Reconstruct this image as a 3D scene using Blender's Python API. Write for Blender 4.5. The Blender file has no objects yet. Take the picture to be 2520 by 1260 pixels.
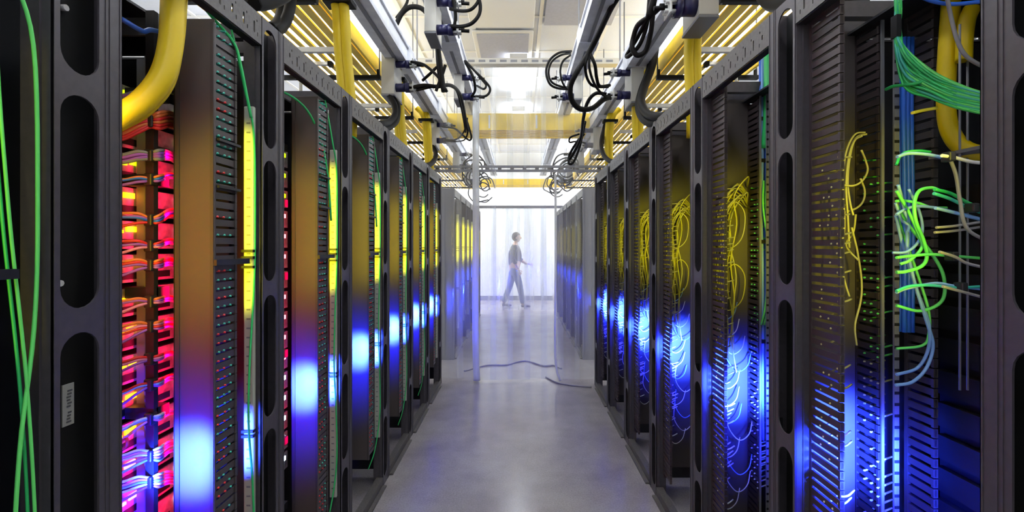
import bpy, bmesh, math, random
from mathutils import Vector, Matrix
R = random.Random(7)
SC = bpy.context.scene
COL = SC.collection
# ------------------------------------------------------------------ camera
F = 1150.0            # focal length in pixels of the 2520 px wide frame
CH = 1.44             # camera height
cd = bpy.data.cameras.new('camera'); cam = bpy.data.objects.new('camera', cd); COL.objects.link(cam)
cam.location = (0, 0, CH); cam.rotation_euler = (math.pi/2, 0, 0)
cd.sensor_width = 36; cd.lens = F/2520*36
cd.shift_x = -16/2520; cd.shift_y = -25/2520
cd.clip_start = 0.02
SC.camera = cam
# ------------------------------------------------------------------ world / exposure
w = bpy.data.worlds.new('world'); SC.world = w; w.use_nodes = True
w.node_tree.nodes['Background'].inputs[0].default_value = (0.5, 0.5, 0.6, 1)
w.node_tree.nodes['Background'].inputs[1].default_value = 0.02
SC.view_settings.view_transform = 'Standard'; SC.view_settings.look = 'None'
SC.view_settings.exposure = 0.0; SC.view_settings.gamma = 1; SC.view_settings.use_curve_mapping = False
SC.cycles.max_bounces = 6; SC.cycles.diffuse_bounces = 3; SC.cycles.glossy_bounces = 3
SC.cycles.transmission_bounces = 4; SC.cycles.transparent_max_bounces = 12
SC.cycles.caustics_reflective = False; SC.cycles.caustics_refractive = False
SC.cycles.sample_clamp_indirect = 4.0; SC.cycles.use_denoising = True
CEIL_POWER = 12.5      # emission strength of the suspended ceiling lamps
BLUE = (0.018, 0.052, 1.0); YEL = (0.80, 0.72, 0.0); RED = (1.0, 0.0, 0.07)
P_BLUE, P_BLUE2, P_YEL, P_YEL2, P_RED = 900.0, 2.2, 0.60, 0.40, 8.0

# ------------------------------------------------------------------ materials
def mat(name, col, rough=0.5, metal=0.0, emit=None, es=0.0, noise=0.0, nscale=20, spec=0.5, bump=0.0):
    m = bpy.data.materials.new(name); m.use_nodes = True
    nt = m.node_tree; b = nt.nodes['Principled BSDF']
    b.inputs['Base Color'].default_value = (*col, 1); b.inputs['Roughness'].default_value = rough
    b.inputs['Metallic'].default_value = metal; b.inputs['Specular IOR Level'].default_value = spec
    if emit: b.inputs['Emission Color'].default_value = (*emit, 1); b.inputs['Emission Strength'].default_value = es
    if noise or bump:
        tc = nt.nodes.new('ShaderNodeTexCoord'); n = nt.nodes.new('ShaderNodeTexNoise')
        n.inputs['Scale'].default_value = nscale; n.inputs['Detail'].default_value = 6
        nt.links.new(tc.outputs['Object'], n.inputs['Vector'])
        if noise:
            r = nt.nodes.new('ShaderNodeValToRGB')
            r.color_ramp.elements[0].position = .3; r.color_ramp.elements[1].position = .7
            r.color_ramp.elements[0].color = (*[c*(1-noise) for c in col], 1)
            r.color_ramp.elements[1].color = (*[min(1, c*(1+noise)) for c in col], 1)
            nt.links.new(n.outputs['Fac'], r.inputs[0]); nt.links.new(r.outputs[0], b.inputs['Base Color'])
        if bump:
            bp = nt.nodes.new('ShaderNodeBump'); bp.inputs['Strength'].default_value = bump
            bp.inputs['Distance'].default_value = .002
            nt.links.new(n.outputs['Fac'], bp.inputs['Height']); nt.links.new(bp.outputs[0], b.inputs['Normal'])
    return m
M = dict(
    rack=mat('dark_powder_coat', (.060, .053, .062), .42, .0, noise=.12, nscale=60),
    rail=mat('black_rail_paint', (.085, .078, .075), .45, .0, noise=.25, nscale=90),
    black=mat('black_plastic', (.012, .012, .014), .45),
    blackcab=mat('black_rubber', (.005, .0045, .0045), .6, spec=.15),
    inner=mat('black_channel', (.006, .006, .007), .7),
    finger=mat('dark_finger_plastic', (.060, .050, .050), .45),
    fingerr=mat('brown_black_finger_plastic', (.050, .036, .040), .45),
    panel=mat('dull_zinc_panel', (.088, .072, .068), .45, .0, noise=.06, nscale=3),
    duct=mat('pale_ribbed_duct', (.45, .47, .40), .5),
    steel=mat('galvanised_bus_steel', (.84, .86, .94), .38, .15, noise=.10, nscale=14),
    lgrey=mat('light_grey_box_paint', (.62, .60, .54), .5),
    dgrey=mat('grey_plastic', (.20, .20, .22), .5),
    gear=mat('dark_gear', (.018, .018, .022), .4),
    gearface=mat('grey_gear_face', (.42, .36, .38), .28, noise=.45, nscale=35, bump=.4),
    navy=mat('navy_plug_plastic', (.015, .015, .08), .35),
    yellow=mat('yellow_tube', (.76, .54, .0), .45),
    tray=mat('golden_yellow_tray', (.90, .60, .01), .5, noise=.08, nscale=9),
    white=mat('white_paint', (.82, .82, .80), .6),
    wall=mat('wall_paint', (.80, .82, .82), .7),
    tile=mat('ceiling_tile', (.74, .77, .84), .8, noise=.03, nscale=60),
    tile2=mat('grey_ceiling_tile', (.42, .43, .50), .8, noise=.05, nscale=30),
    lamp=mat('lamp_diffuser', (.9, .9, .9), .5, emit=(.92, .96, 1), es=CEIL_POWER),
    lamph=mat('bright_lamp_diffuser', (.9, .9, .9), .5, emit=(.95, .97, 1), es=CEIL_POWER*2.2),
    lampb=mat('led_blue', (.1, .1, .3), .4, emit=(.15, .3, 1), es=5),
    lampy=mat('led_yellow', (.3, .3, .1), .4, emit=(.8, .8, 0), es=1.0),
    lampr=mat('led_red', (.3, .1, .1), .4, emit=(1, 0, .1), es=3),
    ledo=mat('led_orange', (.3, .2, .1), .4, emit=(1, .42, .0), es=5),
    ledp=mat('led_pink', (.3, .2, .2), .4, emit=(1, .22, .25), es=4),
    ledg=mat('led_yellow_green', (.3, .3, .1), .4, emit=(.55, .8, 0), es=1.5),
    ledw=mat('led_white', (.3, .3, .3), .4, emit=(.6, .8, 1), es=6),
    leddb=mat('led_deep_blue', (.1, .1, .3), .4, emit=(.02, .02, 1), es=2.0),
    c_orange=mat('orange_jacket', (.85, .20, .05), .4), c_red=mat('red_jacket', (.8, .03, .03), .4),
    c_purple=mat('purple_jacket', (.36, .10, .62), .4), c_blue=mat('blue_jacket', (.03, .16, .75), .35),
    c_lblue=mat('light_blue_jacket', (.22, .42, .85), .35),
    c_green=mat('green_jacket', (.03, .55, .14), .35), c_lgreen=mat('bright_green_jacket', (.14, .78, .16), .35),
    c_teal=mat('teal_jacket', (.05, .50, .38), .35),
    c_yellow=mat('yellow_jacket', (.50, .45, .05), .4), c_cream=mat('cream_jacket', (.50, .46, .18), .4),
    c_white=mat('white_jacket', (.8, .8, .8), .4), c_grey=mat('grey_jacket', (.25, .24, .25), .4),
    c_pink=mat('pink_jacket', (.85, .25, .5), .4),
    label=mat('grey_label', (.22, .22, .20), .6), ink=mat('label_ink', (.05, .05, .05), .6),
    skin=mat('skin', (.55, .35, .26), .5), hair=mat('dark_hair', (.05, .04, .03), .7),
    shirt=mat('dark_grey_shirt', (.07, .075, .09), .8), jeans=mat('blue_grey_jeans', (.10, .13, .25), .8),
    shoe=mat('dark_shoe', (.04, .03, .05), .6),
)
# floor: polished concrete
def floor_mat():
    m = bpy.data.materials.new('polished_concrete'); m.use_nodes = True; nt = m.node_tree; b = nt.nodes['Principled BSDF']
    tc = nt.nodes.new('ShaderNodeTexCoord')
    n1 = nt.nodes.new('ShaderNodeTexNoise'); n1.inputs['Scale'].default_value = 2.2; n1.inputs['Detail'].default_value = 9; n1.inputs['Roughness'].default_value = .65
    n2 = nt.nodes.new('ShaderNodeTexNoise'); n2.inputs['Scale'].default_value = 110; n2.inputs['Detail'].default_value = 3
    r = nt.nodes.new('ShaderNodeValToRGB')
    r.color_ramp.elements[0].position = .32; r.color_ramp.elements[0].color = (.245, .215, .235, 1)
    r.color_ramp.elements[1].position = .70; r.color_ramp.elements[1].color = (.36, .335, .335, 1)
    mx = nt.nodes.new('ShaderNodeMixRGB'); mx.blend_type = 'OVERLAY'; mx.inputs[0].default_value = .35
    for n in (n1, n2): nt.links.new(tc.outputs['Object'], n.inputs['Vector'])
    nt.links.new(n1.outputs['Fac'], r.inputs[0]); nt.links.new(r.outputs[0], mx.inputs[1]); nt.links.new(n2.outputs['Fac'], mx.inputs[2])
    nt.links.new(mx.outputs[0], b.inputs['Base Color'])
    mr = nt.nodes.new('ShaderNodeMapRange'); mr.inputs[3].default_value = .14; mr.inputs[4].default_value = .30
    nt.links.new(n1.outputs['Fac'], mr.inputs[0]); nt.links.new(mr.outputs[0], b.inputs['Roughness'])
    bp = nt.nodes.new('ShaderNodeBump'); bp.inputs['Strength'].default_value = .12; bp.inputs['Distance'].default_value = .002
    nt.links.new(n1.outputs['Fac'], bp.inputs['Height']); nt.links.new(bp.outputs[0], b.inputs['Normal'])
    b.inputs['Specular IOR Level'].default_value = .7
    return m
M['floor'] = floor_mat()
def vinyl(name, haze):
    """clear PVC: mostly transparent, a little milky, glossy at glancing angles"""
    m = bpy.data.materials.new(name); m.use_nodes = True; nt = m.node_tree
    nt.nodes.remove(nt.nodes['Principled BSDF']); out = nt.nodes['Material Output']
    tr = nt.nodes.new('ShaderNodeBsdfTransparent'); tr.inputs[0].default_value = (.96, .98, 1, 1)
    df = nt.nodes.new('ShaderNodeBsdfDiffuse'); df.inputs[0].default_value = (.88, .89, .90, 1)
    tl = nt.nodes.new('ShaderNodeBsdfTranslucent'); tl.inputs[0].default_value = (.95, .95, .95, 1)
    gl = nt.nodes.new('ShaderNodeBsdfGlossy'); gl.inputs['Roughness'].default_value = .12
    m1 = nt.nodes.new('ShaderNodeMixShader'); m1.inputs[0].default_value = .6
    nt.links.new(df.outputs[0], m1.inputs[1]); nt.links.new(tl.outputs[0], m1.inputs[2])
    lw = nt.nodes.new('ShaderNodeLayerWeight'); lw.inputs['Blend'].default_value = .35
    tc = nt.nodes.new('ShaderNodeTexCoord'); mp = nt.nodes.new('ShaderNodeMapping'); mp.inputs['Scale'].default_value = (11, 3, .3)
    n = nt.nodes.new('ShaderNodeTexNoise'); n.inputs['Scale'].default_value = 1.0; n.inputs['Detail'].default_value = 3
    nt.links.new(tc.outputs['Object'], mp.inputs[0]); nt.links.new(mp.outputs[0], n.inputs['Vector'])
    mr = nt.nodes.new('ShaderNodeMapRange'); mr.inputs[1].default_value = .3; mr.inputs[2].default_value = .7
    mr.inputs[3].default_value = haze*.6; mr.inputs[4].default_value = haze*1.35
    nt.links.new(n.outputs['Fac'], mr.inputs[0])
    ad = nt.nodes.new('ShaderNodeMath'); ad.operation = 'ADD'; ad.use_clamp = True
    ml = nt.nodes.new('ShaderNodeMath'); ml.operation = 'MULTIPLY'; ml.inputs[1].default_value = .30
    nt.links.new(lw.outputs['Facing'], ml.inputs[0]); nt.links.new(ml.outputs[0], ad.inputs[0]); nt.links.new(mr.outputs[0], ad.inputs[1])
    m2 = nt.nodes.new('ShaderNodeMixShader'); nt.links.new(ad.outputs[0], m2.inputs[0])
    nt.links.new(tr.outputs[0], m2.inputs[1]); nt.links.new(m1.outputs[0], m2.inputs[2])
    m3 = nt.nodes.new('ShaderNodeMixShader')
    f2 = nt.nodes.new('ShaderNodeMath'); f2.operation = 'MULTIPLY'; f2.inputs[1].default_value = .35
    nt.links.new(lw.outputs['Fresnel'], f2.inputs[0]); nt.links.new(f2.outputs[0], m3.inputs[0])
    nt.links.new(m2.outputs[0], m3.inputs[1]); nt.links.new(gl.outputs[0], m3.inputs[2])
    nt.links.new(m3.outputs[0], out.inputs[0])
    return m
M['vinyl'] = vinyl('clear_vinyl', .19)
M['vinylb'] = vinyl('sheen_vinyl', .85)  # extra white haze stands in for the rolled edge's glossy highlight
M['vinylf'] = vinyl('hazy_vinyl', .24)

# ------------------------------------------------------------------ helpers
def P(px, py, y):
    """a point of the place: pixel direction taken at depth y"""
    return Vector(((px-1276)/F*y, y, CH-(py-605)/F*y))
SPLIT = {'crosspiece','depth_beam','rear_post','cross_strap','clamp','joint_cover','clip','side_rail','end_cap','hanger','hanger_rod','channel','stiffener','rail','tie','shelf_edge','status_light','blue_window','slat','spacer','joint_strip'}
class MB:
    def __init__(s): s.bm = bmesh.new(); s.mi = 0
    def box(s, x0, x1, y0, y1, z0, z1, mi=None):
        if x0 > x1: x0, x1 = x1, x0
        v = [s.bm.verts.new(c) for c in ((x0,y0,z0),(x1,y0,z0),(x1,y1,z0),(x0,y1,z0),(x0,y0,z1),(x1,y0,z1),(x1,y1,z1),(x0,y1,z1))]
        for f in ((0,3,2,1),(4,5,6,7),(0,1,5,4),(1,2,6,5),(2,3,7,6),(3,0,4,7)):
            fc = s.bm.faces.new([v[i] for i in f]); fc.material_index = s.mi if mi is None else mi
        return s
    def cyl(s, a, b, r, n=12, r2=None, mi=None):
        a, b = Vector(a), Vector(b); r2 = r if r2 is None else r2
        d = (b-a).normalized(); u = d.orthogonal().normalized(); v = d.cross(u)
        A = [s.bm.verts.new(a+(u*math.cos(t)+v*math.sin(t))*r) for t in [2*math.pi*i/n for i in range(n)]]
        B = [s.bm.verts.new(b+(u*math.cos(t)+v*math.sin(t))*r2) for t in [2*math.pi*i/n for i in range(n)]]
        fs = [s.bm.faces.new([A[i], A[(i+1)%n], B[(i+1)%n], B[i]]) for i in range(n)]
        for f in fs: f.smooth = True
        fs += [s.bm.faces.new(A[::-1]), s.bm.faces.new(B)]
        for f in fs: f.material_index = s.mi if mi is None else mi
        return s
    def tube(s, pts, r, n=8, sub=6, mi=None, smooth=True):
        pts = [Vector(p) for p in pts]
        if smooth and len(pts) > 2: pts = catmull(pts, sub)
        rings = []; t0 = (pts[1]-pts[0]).normalized(); u = t0.orthogonal().normalized()
        for i, p in enumerate(pts):
            t = ((pts[i+1]-p) if i == 0 else (p-pts[i-1]) if i == len(pts)-1 else (pts[i+1]-pts[i-1]))
            t = t.normalized() if t.length > 1e-9 else t0
            u = (u - t*u.dot(t)); u = u.normalized() if u.length > 1e-6 else t.orthogonal().normalized()
            v = t.cross(u); t0 = t
            rings.append([s.bm.verts.new(p+(u*math.cos(a)+v*math.sin(a))*r) for a in [2*math.pi*k/n for k in range(n)]])
        k = s.mi if mi is None else mi
        for a, b in zip(rings, rings[1:]):
            for i in range(n):
                f = s.bm.faces.new([a[i], a[(i+1)%n], b[(i+1)%n], b[i]]); f.smooth = True; f.material_index = k
        for c in (rings[0][::-1], rings[-1]):
            f = s.bm.faces.new(c); f.material_index = k
        return s
    def build(s, name, m, parent=None, bevel=0):
        if name in SPLIT:
            s.bm.verts.index_update(); seen = set(); out = []
            for v0 in list(s.bm.verts):
                if v0 in seen: continue
                st = [v0]; isl = []; seen.add(v0)
                while st:
                    v = st.pop(); isl.append(v)
                    for e in v.link_edges:
                        q = e.other_vert(v)
                        if q not in seen: seen.add(q); st.append(q)
                nb = MB(); mp = {v: nb.bm.verts.new(v.co) for v in isl}
                for f in {f for v in isl for f in v.link_faces}:
                    g2 = nb.bm.faces.new([mp[v] for v in f.verts]); g2.smooth = f.smooth; g2.material_index = f.material_index
                out.append(nb)
            s.bm.free()
            return [nb._build(name, m, parent, bevel) for nb in out][0]
        return s._build(name, m, parent, bevel)
    def _build(s, name, m, parent=None, bevel=0):
        me = bpy.data.meshes.new(name)
        bmesh.ops.recalc_face_normals(s.bm, faces=s.bm.faces)
        s.bm.to_mesh(me); s.bm.free()
        for x in (m if isinstance(m, (list, tuple)) else [m]): me.materials.append(M[x])
        o = bpy.data.objects.new(name, me); COL.objects.link(o)
        if parent: o.parent = parent
        if bevel:
            md = o.modifiers.new('bevel', 'BEVEL'); md.width = bevel; md.segments = 2; md.limit_method = 'ANGLE'
        return o
def catmull(p, k):
    q = [p[0]*2-p[1]] + p + [p[-1]*2-p[-2]]; out = []
    for i in range(1, len(q)-2):
        a, b, c, d = q[i-1:i+3]
        for j in range(k):
            t = j/k
            out.append(.5*((2*b)+(c-a)*t+(2*a-5*b+4*c-d)*t*t+(3*b-a-3*c+d)*t**3))
    return out+[p[-1]]
def plate(name, outer, holes, th, m, xf, parent=None):
    """flat sheet with cut-outs: 2-D outline filled, thickness th, moved by matrix xf"""
    cu = bpy.data.curves.new(name, 'CURVE'); cu.dimensions = '2D'; cu.fill_mode = 'BOTH'; cu.extrude = th/2
    for poly in [outer]+holes:
        sp = cu.splines.new('POLY'); sp.points.add(len(poly)-1); sp.use_cyclic_u = True
        for i, c in enumerate(poly): sp.points[i].co = (c[0], c[1], 0, 1)
    tmp = bpy.data.objects.new('tmp', cu); COL.objects.link(tmp)
    me = bpy.data.meshes.new_from_object(tmp.evaluated_get(bpy.context.evaluated_depsgraph_get()))
    bpy.data.objects.remove(tmp); me.name = name
    me.transform(xf); me.materials.clear(); me.materials.append(M[m])
    o = bpy.data.objects.new(name, me); COL.objects.link(o)
    if parent: o.parent = parent
    return o
def stadium(y0, y1, z0, z1, n=10):
    r = (y1-y0)/2; c = (y0+y1)/2
    return [(c+r*math.cos(a), z1-r+r*math.sin(a)) for a in [math.pi*i/n for i in range(n+1)]] + \
           [(c-r*math.cos(a), z0+r-r*math.sin(a)) for a in [math.pi*i/n for i in range(n+1)]]
YZ = Matrix(((0,0,1,0),(1,0,0,0),(0,1,0,0),(0,0,0,1)))   # plane (a,b) -> (y,z), normal x
def root(name, label, cat, loc=(0,0,0), group=None):
    o = bpy.data.objects.new(name, None); COL.objects.link(o); o.location = loc; o.empty_display_size = .1
    return tag(o, label, cat, group)
def tag(o, label, cat, group=None):
    o['label'] = label; o['category'] = cat
    if group: o['group'] = group
    return o
def struct(o): o['kind'] = 'structure'; return o
KIDS = {}
def copy_tree(o, loc=None, label=None, parent=None):
    c = o.copy(); COL.objects.link(c); c.parent = parent
    for ch in [x for x in o.children]: copy_tree(ch, parent=c)
    if loc is not None: c.location = loc
    if label: c['label'] = label
    return c
def light(name, parent, loc, kind, power, col, direction, size=(.02, .02), spread=None, ang=80, blend=1.0, rad=.015):
    ld = bpy.data.lights.new(name, kind); ld.energy = power; ld.color = col
    if kind == 'AREA':
        ld.shape = 'RECTANGLE'; ld.size, ld.size_y = size
        if spread: ld.spread = math.radians(spread)
    if kind == 'SPOT': ld.spot_size = math.radians(ang); ld.spot_blend = blend; ld.shadow_soft_size = rad
    if kind == 'POINT': ld.shadow_soft_size = rad
    o = bpy.data.objects.new(name, ld); COL.objects.link(o); o.location = loc
    d = Vector(direction).normalized(); z = -d
    up = Vector((0, 0, 1)) if abs(z.z) < .95 else Vector((0, 1, 0))
    x = up.cross(z).normalized(); y = z.cross(x)
    o.rotation_euler = Matrix((x, y, z)).transposed().to_euler()
    o.parent = parent
    return o

# ------------------------------------------------------------------ room shell
ZC = 3.9; XW = 4.4; YB = 12.35; YF = -2.6
struct(MB().box(-XW, XW, YF, YB, -.08, 0).build('floor', 'floor'))
struct(MB().box(-XW, XW, YB, YB+.1, 0, ZC).build('wall_back', 'wall'))
struct(MB().box(-XW, XW, YF-.1, YF, 0, ZC).build('wall_front', 'wall'))
struct(MB().box(-XW-.1, -XW, YF, YB, 0, ZC).build('wall_left', 'wall'))
struct(MB().box(XW, XW+.1, YF, YB, 0, ZC).build('wall_right', 'wall'))
struct(MB().box(-XW, XW, YF, YB, ZC, ZC+.1).build('ceiling', 'tile'))
struct(MB().box(-XW, XW, YB-.015, YB-.001, 0, .12).build('baseboard_back', 'dgrey'))
g = MB()
x = -4.2
while x < XW: g.box(x-.02, x+.02, YF+.01, YB-.01, ZC-.012, ZC-.001); x += .74
yy = YF+.4
while yy < YB: g.box(-XW+.01, XW-.01, yy-.02, yy+.02, ZC-.011, ZC-.0015); yy += .9
struct(g.build('trim_1', 'white'))     # ceiling grid
# ceiling fixtures over the aisle
t = root('ceiling_diffuser', 'shallow square white ceiling diffuser set above the middle of the aisle', 'diffuser', (-.17, 4.95, ZC-.02))
MB().box(-.36, .34, -.55, .22, -.03, 0).build('diffuser_plate', 'white', t, .008)
t = root('ceiling_return_grille', 'grey recessed panel with a violet-grey lower lip in the ceiling nearest the curtain', 'grille', (-.17, 5.75, ZC-.02))
MB().box(-.36, .34, -.47, .40, -.02, 0).build('grille_frame', 'white', t, .006)
MB().box(-.31, .29, -.42, .33, -.03, -.021).build('grille_panel', 'tile2', t)
MB().box(-.33, .31, .33, .39, -.10, -.021).build('lip', 'dgrey', t, .01)
tag(MB().box(.28, 1.02, 4.3, 5.15, ZC-.03, ZC-.013).build('ceiling_tile', 'tile2'), 'tan-grey ceiling tile to the right of the white diffuser', 'ceiling tile')
# suspended lamps in the neighbouring aisles and in the cross aisle
def lamp(x, y, L, label, along='y', z=3.55, wd=.32, m='lamp'):
    t = root('ceiling_lamp', label, 'ceiling lamp', (x, y, z), 'suspended ceiling lamps')
    hx, hy = (wd, L/2) if along == 'y' else (L/2, wd)
    MB().box(-hx, hx, -hy, hy, -.03, .03).build('diffuser', m, t)
    e = MB()
    if along == 'y':
        e.box(-hx-.01, hx+.01, -hy-.02, -hy, -.04, .04).box(-hx-.01, hx+.01, hy, hy+.02, -.04, .04)
    else:
        e.box(-hx-.02, -hx, -hy-.01, hy+.01, -.04, .04).box(hx, hx+.02, -hy-.01, hy+.01, -.04, .04)
    e.build('end_cap', 'white', t)
    r = MB()
    for q in (-.8, .8):
        a = (0, q*hy) if along == 'y' else (q*hx, 0)
        r.cyl((a[0], a[1], .03), (a[0], a[1], ZC-z), .006, 6)
    r.build('hanger', 'dgrey', t)
for s, nm in ((-1, 'left'), (1, 'right')):
    for j, (y, od) in enumerate(((1.2, 'nearest'), (5.0, 'middle'), (9.0, 'far'))):
        lamp(s*2.3, y, 3.2, f'long white ceiling lamp over the {nm} neighbouring aisle, the {od} one of its line')
lamp(-2.3, 11.35, 2.2, 'bright white ceiling lamp before the back wall, left one', 'x', 3.6, .42, 'lamph')
lamp(2.3, 11.35, 2.2, 'bright white ceiling lamp before the back wall, right one', 'x', 3.6, .42, 'lamph')
lamp(-.1, 2.0, 4.0, 'long white fill lamp added out of view high over the near aisle', 'y', 3.8, .14)  # unseen lamp added to brighten near floor, rack faces and busways
for yq, od in ((6.6, 'nearer'), (8.8, 'farther')):
    lamp(0, yq, 1.5, f'slim white fill lamp added above the aisle behind the plastic curtain, {od} one', 'y', 3.8, .10)  # lamps added to whiten the space behind the curtain
lamp(0, -.9, 1.1, 'white ceiling lamp over the aisle behind the viewer', 'x', 3.78, .22)

# ------------------------------------------------------------------ racks
ZT = 2.165; UW = .142
SLOTS = [(2.14, 1.757), (1.717, 1.325), (1.280, .885), (.842, .445), (.402, .045)]
W = {-1: .81, 1: .79}; PITCH = {-1: .66, 1: .675}; Y0 = {-1: .955, 1: .80}
def upright(s, parent, tf):
    """channel post whose slotted face looks at the aisle; far edge at tf"""
    tn = tf-UW
    holes = [stadium(tn+.013, tn+.090, b, a) for a, b in SLOTS]
    o = plate('upright', [(tn,0),(tf,0),(tf,ZT),(tn,ZT)], holes, .004, 'rack', Matrix.Translation((s*.002,0,0)) @ YZ, parent)
    b = MB()
    b.box(0, s*.057, tn, tn+.003, 0, ZT).box(0, s*.057, tf-.003, tf, 0, ZT)
    for q in (.103, .112, .136): b.box(-s*.0015, 0, tn+q, tn+q+.003, 0, ZT)
    b.box(-s*.0015, 0, tn+.001, tn+.004, 0, ZT)
    b.box(s*.02, s*.022, tn-.004, tn, .02, ZT-.02)
    b.build('flange', 'rack', o)
    MB().box(s*.055, s*.058, tn+.003, tf-.003, .0, ZT-.003).build('dark_backing', 'inner', o)  # black backing added so the slots read dark
    for z, q in ((1.89, .070), (1.37, .060), (1.0, .03)):
        MB().cyl((s*.055, tn+q, z), (s*.044, tn+q, z), .006, 8).build('bolt', 'c_white', o)
    return o
def rack_frame(s, Lb, loc, label):
    """one bay: opening from t=0 to Lb-UW and the upright at its far end"""
    t = root('equipment_rack', label, 'rack', loc, 'open equipment racks along the aisle')
    op = Lb-UW
    upright(s, t, Lb)
    holes = []
    n = 9; rr = random.Random(3)
    for i in range(n):
        c = .04+(op-.08)*i/(n-1); h = rr.choice((.008, .014, .020))
        holes.append(stadium(c-.004, c+.004, ZT-.050-h, ZT-.046+h*.6, 4))
        holes.append(stadium(c+.016, c+.020, ZT-.075, ZT-.062, 4)); holes.append(stadium(c+.012, c+.017, ZT-.032, ZT-.024, 4))
    o = plate('top_rail', [(0,ZT-.092),(op,ZT-.092),(op,ZT),(0,ZT)], holes, .004, 'rail', Matrix.Translation((s*.002,0,0)) @ YZ, t)
    MB().box(s*.004, s*.05, 0, op, ZT-.004, ZT).box(s*.004, s*.03, 0, op, ZT-.095, ZT-.0921).build('rail_lip', 'inner', o)
    MB().box(0, s*.005, 0, op, 0, .055).box(s*.005, s*.04, 0, op, .050, .055).box(-s*.022, 0, -.001, op+.001, 0, .010).build('base_rail', 'rail', t)
    b = MB()
    for q in (.0, Lb-.05): b.box(s*.70, s*.745, q, q+.04, 0, ZT)
    b.build('rear_post', 'rack', t)
    b = MB()
    for q in (.02, Lb-.10): b.box(s*.06, s*.70, q, q+.03, ZT-.05, ZT-.004)
    b.build('depth_beam', 'rack', t)
    MB().box(s*.78, s*.79, .0, Lb-.03, .04, 2.09).build('rear_panel', 'gear', t)
    MB().box(s*.22, s*.775, .0, Lb-.03, 2.085, 2.092).build('added_shade_cover', 'gear', t)  # cover added to darken the bay interior
    MB().box(s*.06, s*.77, Lb-.024, Lb-.020, .05, 2.07).build('added_light_divider', 'gear', t)  # unseen sheet added to hide and contain each bay's light
    return t
def comb(b, s, u, tip, base, z0, z1, pitch=.025, fh=.0165):
    """row of cable-manager fingers in a plane beside the aisle"""
    z = z0; sg = 1 if base > tip else -1
    while z < z1:
        b.box(s*u, s*(u+.006), min(tip, base), max(tip, base), z, z+fh)
        b.box(s*(u-.003), s*(u+.009), min(tip, tip+sg*.008), max(tip, tip+sg*.008), z-.003, z+fh+.002)
        z += pitch
    b.box(s*(u-.001), s*(u+.008), min(base, base+sg*.012), max(base, base+sg*.012), z0-.02, z1+.02)
ORD = ['nearest', 'second', 'third', 'fourth', 'fifth', 'sixth']
SIDE = {-1: 'left', 1: 'right'}
def where(s, k):
    if k < 0: return 'beside the camera at the left edge' if s < 0 else 'at the right edge of the photo'
    return f'{"in" } the {ORD[k]} bay of the {SIDE[s]} row'
def where2(s, k): return f'in the {ORD[k]} bay behind the curtain, {SIDE[s]} row'

# bay lamps for the coloured glow, plus added halo and fill lights
def bay_lamps(s, t, red=False, edge=False):
    ku = s
    def bar(name, u, q, z0, z1, m):
        MB().box(ku*(u-.006), ku*(u+.006), q-.004, q+.004, z0, z1).build(name, ['black', m][1], t)
    if s < 0:
        bar('glow_lamp', .070, -.006, .83, .87, 'lampb')
        if not edge: light('lamp_light', t, (s*.073, .004, .85), 'SPOT', P_BLUE, BLUE, (s*.006, .316, 0), ang=44, blend=1, rad=.02)
        if not edge: light('lamp_light', t, (s*.073, .006, .80), 'SPOT', P_BLUE*.06, (.008, .008, 1), (s*.05, .316, 0), ang=110, rad=.02)  # wide weak spot added to spread the blue halo
        light('lamp_light', t, (s*.036, .434, .83), 'AREA', P_BLUE2, BLUE, (s*.05, 1, 0), (.02, .16), spread=70)
        MB().box(s*.058, s*.0605, .0, .058, .79, .91).build('added_light_block', 'black', t)  # unseen plate added to keep blue light out of the aisle
        MB().box(s*.022, s*.05, .424, .431, .76, .92).build('glow_lamp', 'black', t)  # lamp bodies added for the glow on flange and duct
        MB().box(s*.026, s*.045, .424, .431, 1.25, 1.80).build('glow_lamp', 'black', t)
        light('lamp_light', t, (s*.036, .434, 1.52), 'AREA', P_YEL2*(.12 if edge else 1), YEL, (s*.05, 1, .0), (.02, .55), spread=80)
        if not edge:
            light('lamp_light', t, (s*.074, .004, 1.50), 'AREA', P_YEL, (.8, .60, 0), (s*.03, 1, 0), (.02, .55), spread=75)
        if red:
            light('lamp_light', t, (s*.12, .015, 1.15), 'AREA', P_RED, RED, (s*1, .40, 0), (.03, 1.1), spread=75)
            light('lamp_light', t, (s*.135, .33, 1.15), 'AREA', P_RED*.7, RED, (s*1, .1, 0), (.03, 1.1), spread=120)
            MB().box(s*.105, s*.115, .0, .012, .60, 1.70).build('glow_lamp', 'black', t)
    else:
        for u, z0, z1 in ((.10, .80, .90), (.03, .82, .90), (.30, .78, .86), (.09, 1.25, 1.75)):
            MB().box(s*(u-.012), s*(u+.012), -.004, .004, z0, z1).build('glow_lamp', 'black', t)
        MB().box(s*.083, s*.0855, .006, .064, .79, .91).build('added_light_block', 'black', t)  # unseen plate added to stop light leaking past the fingers
        light('lamp_light', t, (s*.10, .010, .85), 'SPOT', P_BLUE*2.4, BLUE, (s*.06, .62, -.02), ang=36, rad=.03)
        light('lamp_light', t, (s*.10, .012, .84), 'SPOT', P_BLUE*.12, (.008, .008, 1), (s*.09, .62, -.10), ang=70, rad=.03)
        light('lamp_light', t, (s*.030, .010, .86), 'SPOT', P_BLUE*.33, BLUE, (s*.004, .52, 0), ang=15, rad=.008)
        light('lamp_light', t, (s*.30, .010, .80), 'SPOT', P_BLUE*.06, BLUE, (s*.01, .5, -.06), ang=60, rad=.03)
        light('lamp_light', t, (s*.10, .010, 1.50), 'AREA', .5, YEL, (s*.08, .6, .0), (.03, .5), spread=40)

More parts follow.
